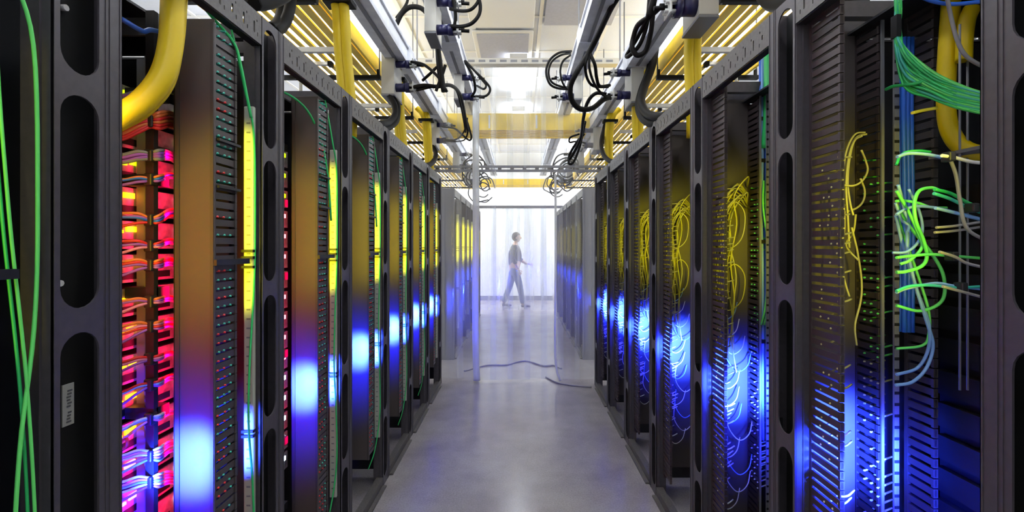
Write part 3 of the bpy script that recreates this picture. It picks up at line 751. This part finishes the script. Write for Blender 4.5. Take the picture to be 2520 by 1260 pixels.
cord('black whip curving onto the right rack top beside the third right box', .022, [(1494, 290, 5.0), (1486, 320, 4.9), (1480, 350, 4.7), (1484, 378, 4.4), (1500, 396, 4.1), (1522, 398, 3.9)], group=G2, name='power_whip')
cord('black whip arching over the right rack top at the top of the picture', .030, [(1870, -40, 2.1), (1880, -8, 2.0), (1896, 8, 1.9), (1925, 8, 1.75), (1960, -10, 1.6)], group=G2, name='power_whip')
# leads behind the curtain
rr = random.Random(12)
for s in (-1, 1):
    for j, yq in enumerate((6.75, 8.25)):
        t = root('cable_coil', f'coiled black leads behind the curtain over the {SIDE[s]} row, {["nearer", "farther"][j]} coil', 'cable', (0, 0, 0), G)
        for i in range(5):
            cx = s*(.72-rr.uniform(0, .14)); cz = 2.62-rr.uniform(0, .22); rad = rr.uniform(.10, .22); yy = yq+rr.uniform(-.2, .2)
            pts = [(cx+rad*math.cos(a)*rr.uniform(.8, 1.1), yy+.03*a, cz+rad*math.sin(a)*rr.uniform(.8, 1.2)) for a in [i2*.7 for i2 in range(9)]]
            MB().tube(pts, .011, 6, 5).build('cable', 'blackcab', t)

# ------------------------------------------------------------------ curtains
def curtain(y, hw, z1, n, name, label, m, seed, amp=.018, bright=()):
    t = root(name, label, 'curtain', (0, y, 0))
    rr = random.Random(seed)
    wd = 2*hw/n
    for i in range(n):
        x0 = -hw+i*wd-.03; x1 = x0+wd+.06; yo = .012*(i % 2)
        bm = bmesh.new(); nx, nz = 26, 14; g = []
        ph = rr.uniform(0, 6); fr = rr.uniform(10, 20); am = amp*rr.uniform(.4, 1.3); tw = rr.uniform(-.02, .02); tz = rr.uniform(0, 3)
        zb = .012+rr.uniform(0, .02)
        for a in range(nx+1):
            col = []
            for c in range(nz+1):
                u = a/nx; v = c/nz; xx = x0+(x1-x0)*u; z = zb+(z1-zb)*v
                k = (1-.6*v)
                yy = yo+am*k*math.sin(fr*xx+ph+.5*math.sin(2*v+tz))+am*.15*math.sin(fr*2.3*xx+ph*2)+tw*k*math.sin(v*3+tz)
                col.append(bm.verts.new((xx+tw*k*.5*math.sin(v*4+tz), yy, z)))
            g.append(col)
        for a in range(nx):
            for c in range(nz):
                f = bm.faces.new([g[a][c], g[a+1][c], g[a+1][c+1], g[a][c+1]]); f.smooth = True
        me = bpy.data.meshes.new('strip'); bm.to_mesh(me); bm.free(); me.materials.append(M['vinylb' if i in bright else m])
        o = bpy.data.objects.new('strip', me); COL.objects.link(o); o.parent = t
    return t
t = curtain(4.975, .805, 3.36, 9, 'strip_curtain', 'clear plastic strip curtain hanging across the aisle at the end of the rack rows', 'vinyl', 5)
b = MB(); b.box(-1.1, 1.1, -.05, .06, 3.36, 3.42); b.build('header_rail', 'lgrey', t)
b = MB()
for i in range(18): b.box(-.98+i*.112, -.91+i*.112, -.054, -.05, 3.378, 3.400)
b.build('rail_slots', 'dgrey', t)
# the rolled free edge hanging in front of the strips
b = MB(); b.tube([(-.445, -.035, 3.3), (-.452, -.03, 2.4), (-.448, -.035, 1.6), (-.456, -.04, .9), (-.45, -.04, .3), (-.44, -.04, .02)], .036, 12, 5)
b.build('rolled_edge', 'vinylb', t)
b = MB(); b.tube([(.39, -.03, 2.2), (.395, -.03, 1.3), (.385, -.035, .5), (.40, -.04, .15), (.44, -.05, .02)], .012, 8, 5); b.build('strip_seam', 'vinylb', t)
t = root('strut_channel', 'dark double strut channel spanning the aisle at rack-top height', 'strut', (0, 5.04, 2.245))
MB().box(-.97, .97, .02, .06, 0, .022).box(-.97, .97, .02, .06, .044, .066).build('channel', 'dgrey', t)
b = MB()
for i in range(14): b.box(-.9+i*.135, -.86+i*.135, .025, .055, .020, .046)
b.build('spacer', 'rail', t)
t = curtain(10.35, .80, 2.27, 6, 'strip_curtain', 'second milky strip curtain at the far end of the aisle', 'vinylf', 9, .02)
MB().box(-.98, .98, -.03, .04, 2.27, 2.33).build('header_rail', 'dgrey', t)
# cord on the floor
tag(MB().tube([(-.62, 5.35, .008), (-.38, 5.60, .008), (-.15, 5.62, .008), (0, 5.78, .008), (.12, 5.80, .008), (.30, 5.58, .008), (.42, 5.60, .008), (.50, 5.45, .008)], .009, 8, 6).build('floor_cable', 'c_grey'), 'thin dark cable lying across the floor behind the curtain', 'cable')
tag(MB().tube([(.30, 5.1, .008), (.40, 4.90, .008), (.55, 4.80, .008), (.74, 4.74, .008)], .009, 8, 6).build('floor_cable', 'c_grey'), 'short dark cable on the floor at the right foot of the curtain', 'cable')

# ------------------------------------------------------------------ person
def skin(name, verts, edges, m, parent=None, rootv=0, sub=2):
    me = bpy.data.meshes.new(name); me.from_pydata([v[:3] for v in verts], edges, []); me.materials.append(M[m])
    o = bpy.data.objects.new(name, me); COL.objects.link(o)
    md = o.modifiers.new('skin', 'SKIN'); md.use_smooth_shade = True
    for i, v in enumerate(verts):
        d = me.skin_vertices[0].data[i]; r = v[3]; d.radius = r if isinstance(r, tuple) else (r, r); d.use_root = (i == rootv)
    ss = o.modifiers.new('sub', 'SUBSURF'); ss.levels = ss.render_levels = sub
    if parent: o.parent = parent
    return o
px_, py_ = -.10, 11.0
t = root('person', 'person in dark shirt and blue-grey jeans walking right behind the far curtain', 'person', (px_, py_, 0))
# walking towards +x.  pelvis first
hipz = .93
V = [(0, 0, hipz, (.12, .15)), (.01, 0, 1.08, (.11, .15)), (.02, 0, 1.25, (.12, .17)), (.02, 0, 1.40, (.09, .16)), (.03, 0, 1.49, .055), (.045, 0, 1.56, .055),
     (.02, -.17, 1.40, .062), (-.04, -.21, 1.14, .046), (.09, -.20, .94, .034), (.11, -.20, .90, .030),
     (.02, .17, 1.40, .062), (.10, .21, 1.14, .046), (.27, .19, 1.02, .034), (.31, .185, 1.01, .030),
     (.03, -.085, .86, .092), (.13, -.09, .50, .062), (.20, -.09, .12, .042), (.19, -.09, .06, .042),
     (-.03, .085, .86, .092), (-.10, .09, .50, .062), (-.24, .09, .14, .042), (-.26, .09, .07, .042)]
E = [(0,1),(1,2),(2,3),(3,4),(4,5),(3,6),(6,7),(7,8),(8,9),(3,10),(10,11),(11,12),(12,13),(0,14),(14,15),(15,16),(16,17),(0,18),(18,19),(19,20),(20,21)]
body = skin('body', V, E, 'skin', t)
skin('shirt', [(.0, 0, .94, (.125, .165)), (.01, 0, 1.08, (.125, .165)), (.02, 0, 1.25, (.135, .185)), (.02, 0, 1.40, (.105, .175)), (.03, 0, 1.46, .075),
     (.02, -.17, 1.41, .078), (-.035, -.21, 1.15, .060), (.05, -.205, 1.01, .050), (.02, .17, 1.41, .078), (.10, .21, 1.15, .060), (.20, .20, 1.07, .050)],
     [(0,1),(1,2),(2,3),(3,4),(3,5),(5,6),(6,7),(3,8),(8,9),(9,10)], 'shirt', t)
skin('jeans', [(0, 0, .96, (.13, .165)), (0, 0, .90, (.12, .16)), (.035, -.085, .84, .105), (.13, -.09, .50, .080), (.205, -.09, .075, .060),
     (-.03, .085, .84, .105), (-.10, .09, .50, .080), (-.255, .09, .085, .060)], [(0,1),(1,2),(2,3),(3,4),(1,5),(5,6),(6,7)], 'jeans', t)
for (fx, fy) in ((.20, -.09), (-.25, .09)):
    skin('shoe', [(fx-.045, fy, .045, (.04, .042)), (fx+.04, fy, .045, (.046, .040)), (fx+.12, fy, .036, (.046, .030)), (fx+.19, fy, .030, (.036, .024))], [(0,1),(1,2),(2,3)], 'shoe', t, sub=2)
def ball(c, r, sc, name, m, par, cut=None):
    bm = bmesh.new(); bmesh.ops.create_uvsphere(bm, u_segments=24, v_segments=16, radius=1)
    for v in bm.verts:
        v.co = Vector((v.co.x*sc[0]*r, v.co.y*sc[1]*r, v.co.z*sc[2]*r))
        if cut: cut(v)
        v.co += Vector(c)
    for f in bm.faces: f.smooth = True
    me = bpy.data.meshes.new(name); bm.to_mesh(me); bm.free(); me.materials.append(M[m])
    o = bpy.data.objects.new(name, me); COL.objects.link(o); o.parent = par; return o
def face(v):
    if v.co.x > .05: v.co.x *= .93
    if v.co.z < -.03: v.co.y *= .82; v.co.x = v.co.x*.86+.008
hd = ball((.06, 0, 1.635), .1, (.98, .78, 1.16), 'head', 'skin', t, face)
ball((.158, 0, 1.625), .016, (1, .8, 1.4), 'nose', 'skin', hd); ball((.05, -.08, 1.63), .02, (1, .4, 1.6), 'ear', 'skin', hd); ball((.05, .08, 1.63), .02, (1, .4, 1.6), 'ear', 'skin', hd)
for q in (-.03, .03): ball((.145, q, 1.65), .010, (.6, 1, .6), 'eye', 'hair', hd)
MB().box(.140, .150, -.022, .022, 1.578, 1.584).build('mouth', 'c_red', hd, .002)
def hc(v):
    if v.co.x > .02 and v.co.z < .03: v.co.x = .02
hr = ball((.045, 0, 1.655), .106, (1.0, .82, 1.06), 'hair', 'hair', hd, hc)
for (hx, hy, hz, sd) in ((.11, -.20, .90, -1), (.31, .185, 1.01, 1)):
    dx, dz = ((.25, -.97) if sd < 0 else (.96, -.2))
    hn = skin('hand', [(hx, hy, hz, (.026, .022)), (hx+dx*.05, hy, hz+dz*.05, (.036, .018)), (hx+dx*.085, hy, hz+dz*.085, (.034, .016))], [(0,1),(1,2)], 'skin', t, sub=1)
    for i in range(4):
        o = (i-1.5)*.018; ln = (.07, .08, .075, .058)[i]; px0 = hx+dx*.075-dz*o; pz0 = hz+dz*.075+dx*o
        skin('finger', [(px0, hy, pz0, .009), (px0+dx*ln*.5, hy+.006*sd*-1, pz0+dz*ln*.5, .0085), (px0+dx*ln*.9, hy-.02*sd, pz0+dz*ln*.9, .0075)], [(0,1),(1,2)], 'skin', hn, sub=1)
    skin('thumb', [(hx+dx*.03-dz*.025, hy, hz+dz*.03+dx*.025, .011), (hx+dx*.06-dz*.05, hy, hz+dz*.06+dx*.05, .010), (hx+dx*.085-dz*.055, hy, hz+dz*.085+dx*.055, .009)], [(0,1),(1,2)], 'skin', hn, sub=1)

# ------------------------------------------------------------------ nearest left bay: bundles over the post
BUN = [ # (y at left, at tie, at right, colours, spread, label)
 (238, 228, 236, ['c_grey', 'c_purple', 'c_grey'], .005, 'grey-violet cable bundle, topmost in the nearest left bay'),
 (325, 300, 305, ['c_orange', 'c_orange', 'c_red', 'c_orange', 'c_red', 'c_red'], .0065, 'thick orange and red cable bundle below the yellow tube'),
 (392, 384, 402, ['c_grey', 'c_purple', 'c_purple', 'c_grey'], .006, 'violet cable bundle under the thick orange one in the left bay'),
 (446, 442, 438, ['c_orange', 'c_blue', 'c_purple'], .005, 'blue and orange bundle above the first red-lit switch'),
 (534, 542, 524, ['c_orange', 'c_purple', 'c_blue', 'c_red'], .005, 'orange, violet and blue bundle at upper middle of left bay'),
 (602, 605, 602, ['c_red', 'c_purple', 'c_pink'], .004, 'thin pink and violet bundle above eye height in the left bay'),
 (656, 652, 655, ['c_orange', 'c_red', 'c_purple', 'c_purple'], .005, 'orange and violet bundle above the dark gap in the left bay'),
 (746, 742, 743, ['c_orange', 'c_purple', 'c_pink'], .0045, 'orange and violet bundle just below the dark gap'),
 (816, 803, 802, ['c_orange', 'c_pink', 'c_red', 'c_purple'], .005, 'pink and orange bundle arched beside the post'),
 (895, 883, 875, ['c_red', 'c_pink', 'c_purple'], .0045, 'pink bundle rising to the right in the middle of the left bay'),
 (972, 946, 928, ['c_red', 'c_lblue', 'c_purple'], .0045, 'light blue and red bundle rising to the right'),
 (1062, 1030, 1016, ['c_white', 'c_lblue', 'c_pink'], .0045, 'white and light blue bundle above the lower dark gap'),
 (1135, 1120, 1096, ['c_white', 'c_pink', 'c_white', 'c_purple', 'c_lblue'], .0065, 'white and pink bundle below the lower dark gap'),
 (1200, 1185, 1180, ['c_white', 'c_pink', 'c_lblue', 'c_white', 'c_purple'], .0065, 'bottommost white and pink bundle in the nearest left bay')]
rr = random.Random(77)
for bi, (a, m_, c, cols, sp, lab) in enumerate(BUN):
    t = root('cable_bundle', lab, 'cable bundle', P(370, m_, 1.228), 'cable bundles in the nearest left bay'); o0 = Vector(t.location)
    for j, cn in enumerate(cols):
        oz = (j-(len(cols)-1)/2)*-sp; ju = rr.uniform(-.5, .5)*10
        tail = 30*(j/(len(cols)-1)-.5) if a > 500 and j == len(cols)-1 else 0
        pts = [P(262, a+ju+tail*1.8, 1.16), P(300, a+ju*.8+tail, 1.18), P(340, (a*.45+m_*.55)+ju*.5+tail*.4-4, 1.20), P(370, m_, 1.225), P(392, m_-3, 1.235), P(418, (m_+c)/2-9+ju*.4, 1.32), P(448, c+ju*.5, 1.42), P(490, c+10+ju, 1.50)]
        pts = [p+Vector((0, 0, oz*(1.3 if k not in (3,) else .8)))-o0 for k, p in enumerate(pts)]
        MB().tube(pts, .0036 if bi not in (1, 2) else .0048, 6, 6).build('cable', cn, t)
    MB().box(-.010, .012, -.012, .012, -.016, .016).build('tie', 'black', t, .004)
tag(MB().tube([P(300, 1085, 1.17), P(312, 1080, 1.16), P(311, 1098, 1.16), P(298, 1106, 1.17)], .0035, 6, 6).build('cord_loop', 'c_red'), 'small red cord loop in the lower dark gap of the left bay', 'cable')
tag(MB().tube([P(296, 45, 1.1), P(350, 76, 1.14), P(372, 74, 1.16), P(412, 82, 1.2)], .006, 7, 6).build('cord', 'c_blue'), 'dark blue cord near the top of the left bay behind the yellow tube', 'cable')
tag(MB().box(-.12, .12, 0, .01, -.03, .03).build('shelf_board', 'dgrey'), 'grey board high inside the nearest left bay', 'shelf').location = P(345, 60, 1.32)
# green cords running down the duct of each left bay
def left_cord(k, label):
    L = Vector((-.81, .955+.66*k, 0))
    q = [(-.03, .40, 2.10), (-.022, .43, 2.0), (-.016, .46, 1.90), (-.012, .497, 1.78), (-.013, .505, 1.5), (-.014, .500, 1.30), (-.012, .475, 1.10), (-.012, .468, .90), (-.012, .490, .70), (-.012, .495, .45), (-.03, .46, .25), (-.05, .40, .16)]
    return MB().tube([Vector(p)+L for p in q], .0032, 7, 6)
for k in range(-1, 5):
    tag(left_cord(k, '').build('cable', 'c_green' if k >= 0 else 'c_lgreen'), f'green cord down the pale duct {where(-1, k)}', 'cable', 'green patch cords of the left row')
for k in (1, 2):
    L = Vector((-.81, .955+.66*k, 0))
    tag(MB().tube([Vector(p)+L for p in [(-.20, .02, 1.98), (-.10, .10, 2.02), (-.05, .25, 2.0), (-.03, .36, 1.90), (-.02, .42, 1.74), (-.014, .44, 1.55)]], .0045, 7, 6).build('cable', 'c_green'), f'green cord arching over the manager top {where(-1, k)}', 'cable', 'green patch cords of the left row')
tag(MB().tube([P(478, -10, 1.2), P(520, 40, 1.28), P(575, 105, 1.36), P(592, 160, 1.38), P(606, 230, 1.40), P(618, 290, 1.42)], .0042, 7, 6).build('cable', 'c_green'), 'green cord slanting down from the top of the nearest left bay', 'cable', 'green patch cords of the left row')
for i, (dx, c, lab) in enumerate(((0, 'c_lgreen', 'green cable at the left edge of the photo'), (.012, 'c_green', 'darker green cable beside the one at the left edge'))):
    tag(MB().tube([(-.86-dx, .775, 2.1), (-.855-dx, .765, 1.8), (-.84-dx, .77, 1.5), (-.822-dx, .782, 1.2), (-.815-dx, .79, .9), (-.82-dx, .79, .6), (-.83, .78, .3)], .0026, 7, 6).build('cable', c), lab, 'cable', 'green cables at the left edge')
# sticker in the slot of the nearest left post
t = root('asset_label', 'small grey printed sticker inside the lowest visible slot of the nearest left post', 'label', (-.815, .835, 1.115))
MB().box(-.002, 0, 0, .022, 0, .075).build('sticker', 'label', t)
b = MB(); rr = random.Random(3)
for i in range(12):
    if rr.random() < .8: b.box(.0, .0006, .004+rr.uniform(0, .006), .014+rr.uniform(0, .006), .005+i*.0056, .008+i*.0056)
b.build('print', 'ink', t)

# ------------------------------------------------------------------ nearest right bay
L0 = Vector((.79, .80, 0))
t = root('cable_bundle', 'wide green cable bundle sweeping across the top of the nearest right bay', 'cable bundle', P(2240, 150, 1.18)); o0 = Vector(t.location)
rr = random.Random(8)
for i in range(22):
    v = i/21; cn = ['c_lgreen', 'c_green', 'c_teal', 'c_green'][i % 4]; dz = (v-.5)
    pts = [P(2196+18*rr.random(), -60, 1.22), P(2204+14*rr.random(), 20, 1.21), P(2208+rr.uniform(-4, 8), 70+v*60, 1.20), P(2228, 120+v*95, 1.18+rr.uniform(-.01, .01)), P(2290, 178+v*62+rr.uniform(-6, 6), 1.13+rr.uniform(-.01, .01)), P(2350, 205+v*58, 1.07), P(2420, 226+v*52+rr.uniform(-4, 4), 1.0), P(2480, 238+v*50, .97)]
    MB().tube([p-o0 for p in pts], .0034, 6, 6).build('cable', cn, t)
MB().box(-.006, .006, -.01, .01, -.028, .028).build('tie', 'black', t).location = P(2205, 66, 1.20)-o0
tag(MB().tube([P(2180, 220, 1.24), P(2200, 212, 1.21), P(2240, 208, 1.16), P(2275, 200, 1.14)], .0042, 6, 6).build('cable', 'c_green'), 'green cable end branching left under the big green bundle', 'cable')
t = root('cable_bundle', 'blue cable trunk standing behind the green bundle in the nearest right bay', 'cable bundle', tuple(L0))
for i in range(5):
    a = .283+.011*(i % 3); q = .500+.014*(i//3)
    MB().tube([(a, q, 2.02), (a-.002, q, 1.8), (a+.002, q, 1.5), (a-.003, q-.004, 1.2)], .006, 7, 5).build('cable', 'c_blue', t)
GR = 'loose patch cables in the nearest right bay'
LOOPS = [
 ('c_lgreen', .0040, 1.19, [(2206, 505), (2240, 560), (2290, 620), (2322, 680), (2318, 740), (2265, 765), (2206, 752)], 'bright green cable looping low through the middle of the nearest right bay'),
 ('c_lgreen', .0038, 1.16, [(2206, 470), (2235, 520), (2262, 580), (2268, 610), (2240, 640), (2215, 650)], 'green cable curving from the post behind the blue cable'),
 ('c_lgreen', .0042, 1.14, [(2310, 468), (2290, 462), (2262, 470), (2250, 500), (2254, 545), (2272, 590), (2281, 630), (2268, 655), (2230, 668), (2206, 670)], 'bright green cable in a tall hook shape'),
 ('c_lgreen', .0036, 1.17, [(2206, 495), (2225, 494), (2260, 500), (2290, 510), (2330, 512)], 'green cable running right near the top of the tangle'),
 ('c_green', .0036, 1.18, [(2206, 405), (2215, 385), (2232, 374), (2262, 371), (2290, 374)], 'short green arc above the tangle'),
 ('c_lblue', .0040, 1.19, [(2210, 455), (2222, 500), (2232, 560), (2234, 620), (2252, 700), (2280, 790), (2296, 850), (2280, 905), (2245, 940), (2204, 948)], 'light blue cable hanging in the longest loop of the tangle'),
 ('c_lblue', .0040, 1.20, [(2205, 530), (2218, 590), (2235, 650), (2262, 730), (2286, 800), (2284, 860), (2258, 905), (2206, 922)], 'light blue cable just inside the longest loop'),
 ('c_lgreen', .0034, 1.205, [(2206, 528), (2228, 590), (2256, 670), (2284, 760), (2286, 820), (2270, 850), (2206, 858)], 'straight slanting green cable ending in a low hook'),
 ('c_lblue', .0036, 1.16, [(2206, 528), (2228, 515), (2256, 508), (2300, 511), (2340, 520), (2420, 540)], 'blue cable running right to the nearest right post'),
 ('c_lblue', .0034, 1.17, [(2236, 466), (2262, 520), (2270, 565), (2258, 598), (2230, 620), (2196, 622)], 'blue cable curling behind the tall green hook'),
 ('c_lblue', .0034, 1.18, [(2204, 500), (2218, 540), (2236, 555), (2234, 570)], 'short blue cable beside the post'),
 ('c_lgreen', .0036, 1.13, [(2206, 634), (2240, 630), (2290, 626), (2340, 630), (2420, 636)], 'green cable crossing level at mid height'),
 ('c_teal', .0036, 1.12, [(2206, 716), (2240, 704), (2290, 702), (2350, 708), (2420, 705)], 'teal cable crossing level below mid height'),
 ('c_lblue', .0034, 1.125, [(2206, 720), (2232, 710), (2300, 697), (2350, 704), (2420, 712)], 'pale blue cable beside the level teal one'),
 ('c_green', .0040, 1.10, [(2300, 466), (2340, 476), (2380, 498), (2430, 520)], 'green cable sloping from the tall hook to the right post'),
 ('c_teal', .0040, 1.09, [(2298, 476), (2340, 490), (2385, 512), (2430, 528)], 'teal cable sloping under the green one'),
 ('c_lblue', .0038, 1.08, [(2302, 512), (2350, 524), (2430, 545)], 'bright blue cable sloping to the right post'),
 ('c_grey', .0030, 1.07, [(2304, 560), (2350, 556), (2430, 544)], 'grey cable sloping up to the right post'),
 ('c_grey', .0030, 1.075, [(2300, 572), (2350, 568), (2430, 556)], 'lower grey cable sloping up to the right post'),
 ('c_grey', .0042, 1.06, [(2328, -20), (2340, 40), (2356, 100), (2380, 140), (2430, 170)], 'grey cable hanging from the top beside the yellow tube'),
 ('c_grey', .0038, 1.06, [(2335, 385), (2352, 430), (2362, 490), (2378, 560), (2430, 595)], 'long grey cable bending right behind the tangle'),
 ('c_white', .0040, 1.05, [(2318, 383), (2350, 388), (2390, 398), (2430, 402)], 'white cable leading right from a black tie'),
 ('c_lblue', .0040, 1.10, [(2208, 386), (2236, 378), (2280, 380), (2320, 388)], 'blue cable leading right to a black tie'),
 ('c_grey', .0034, 1.06, [(2312, 620), (2350, 632), (2380, 648), (2430, 660)], 'grey cable sagging right at mid height'),
 ('c_grey', .0034, 1.06, [(2320, 705), (2360, 716), (2430, 735)], 'grey cable sagging right below mid height'),
 ('c_yellow', .0040, 1.13, [(2245, 278), (2270, 272), (2305, 266)], 'short yellow cable with a thick end'),
 ('c_blue', .0045, 1.07, [(2255, -12), (2300, 4), (2350, 10), (2430, 2)], 'blue cable at the top of the nearest right bay'),
]
for cn, r, y, pp, lab in LOOPS:
    n = len(pp)
    pts = [P(a, b_, y+.008*math.sin(i*1.3)) for i, (a, b_) in enumerate(pp)]
    tag(MB().tube(pts, r, 7, 8).build('cable', cn), lab, 'cable', GR)
YG = 'yellow loose cables in the nearest right bay'
YL = [
 ([(2130, 326), (2105, 330), (2086, 362), (2076, 410), (2074, 470), (2078, 540), (2072, 600)], 'outermost pale yellow cable arching at the top'),
 ([(2134, 330), (2108, 338), (2092, 372), (2084, 420), (2082, 470), (2086, 530), (2090, 610)], 'second pale yellow cable under the outermost arch'),
 ([(2122, 334), (2102, 348), (2090, 395), (2086, 450), (2092, 500), (2100, 530)], 'third pale yellow cable ending in a straight tail'),
 ([(2120, 370), (2130, 395), (2135, 420), (2122, 445), (2100, 457), (2072, 455)], 'yellow cable hooking right then back to the fingers'),
 ([(2118, 440), (2128, 470), (2124, 495), (2108, 512), (2080, 522)], 'lower yellow cable hooking back to the fingers'),
 ([(2082, 445), (2076, 500), (2078, 560), (2068, 640), (2078, 690), (2090, 730)], 'long yellow cable hanging against the zinc panel'),
 ([(2096, 560), (2110, 620), (2120, 690), (2118, 740), (2104, 800), (2108, 850)], 'yellow cable hanging low with a bend'),
 ([(2106, 528), (2100, 570), (2082, 600), (2092, 620), (2112, 640)], 'short yellow cable bent sharply'),
]
for pp, lab in YL:
    tag(MB().tube([P(a, b_, 1.345+.02*math.sin(i)) for i, (a, b_) in enumerate(pp)], .0028, 7, 8).build('cable', 'c_cream'), lab+' in the nearest right bay', 'cable', YG)
# gear at the right end of the nearest bay
b = None
t = root('equipment_chassis', 'black chassis behind the cable tangle in the nearest right bay', 'equipment chassis', (1.17, .86, .0), 'dark chassis of the right row')
MB().box(.02, .4, 0, .46, .20, 1.60).build('housing', 'black', t)
b = MB()
for i in range(15): b.box(0, .02, .01, .45, .22+i*.09, .285+i*.09)
b.build('module_rows', 'gear', t)
b = MB()
for (z, q) in ((1.53, .20), (1.44, .22), (1.30, .18), (1.12, .2), (1.21, .26), (1.0, .16), (.62, .2)): b.box(-.004, 0, q, q+.03, z, z+.005)
b.build('module_marks', 'c_white', t)
t2 = MB()
for (z, q) in ((.92, .19), (.90, .12), (.78, .17)): t2.box(-.004, 0, q, q+.05, z, z+.05)
t2.build('blue_window', 'leddb', t)
t = root('patch_panel_box', 'grey module column beside the yellow tubes, high in the nearest right bay', 'patch panel', (1.10, .97, 1.70))
for i, (z, h) in enumerate(((.33, .07), (.21, .10), (.10, .09), (.0, .08))):
    o = MB().box(0, .10, 0, .10, z, z+h).build('module', 'dgrey', t, .003)
    MB().box(-.003, 0, .01, .09, z+h-.012, z+h-.006).box(-.002, 0, .03, .07, z+.02, z+.04).build('module_label', 'c_white', o)
tag(MB().box(0, .3, 0, .22, 0, .008).build('shelf_board', 'dgrey'), 'thin grey shelf under the yellow tubes in the nearest right bay', 'shelf').location = (1.07, 1.0, 1.665)
for i, (pp, r, lab) in enumerate((([(2392, 20, 1.16), (2380, 50, 1.16), (2374, 95, 1.16), (2372, 150, 1.16)], .017, 'yellow tube at the top of the nearest right bay beside grey modules'),
    ([(2345, -60, 1.2), (2338, 40, 1.2), (2330, 160, 1.2), (2328, 250, 1.2), (2334, 310, 1.19), (2356, 352, 1.18), (2392, 374, 1.16), (2440, 378, 1.14)], .020, 'wide yellow tube behind the green bundle bending right under the shelf'))):
    tag(MB().tube([P(*q) for q in pp], r, 14, 8).build('yellow_tube', 'yellow'), lab, 'cable tube', 'yellow tubes in the nearest right bay')
for i, px in enumerate((2362, 2381)):
    tag(MB().cyl(P(px, 60, 1.14+i*.02), P(px, 960, 1.14+i*.02), .0028, 6).build('mounting_rod', 'dgrey'), f'thin vertical rod {["left", "right"][i]} of the pair in the nearest right bay', 'rod')
for (px, py, y, lab) in ((2334, 386, 1.06, 'upper'), (2392, 512, 1.08, 'second'), (2342, 631, 1.11, 'third'), (2364, 706, 1.11, 'lowest')):
    tag(MB().box(-.008, .008, -.012, .012, -.011, .011).build('hook_and_loop_tie', 'black', None, .003), f'black hook-and-loop tie on the cables of the nearest right bay, {lab} one', 'tie').location = P(px, py, y)
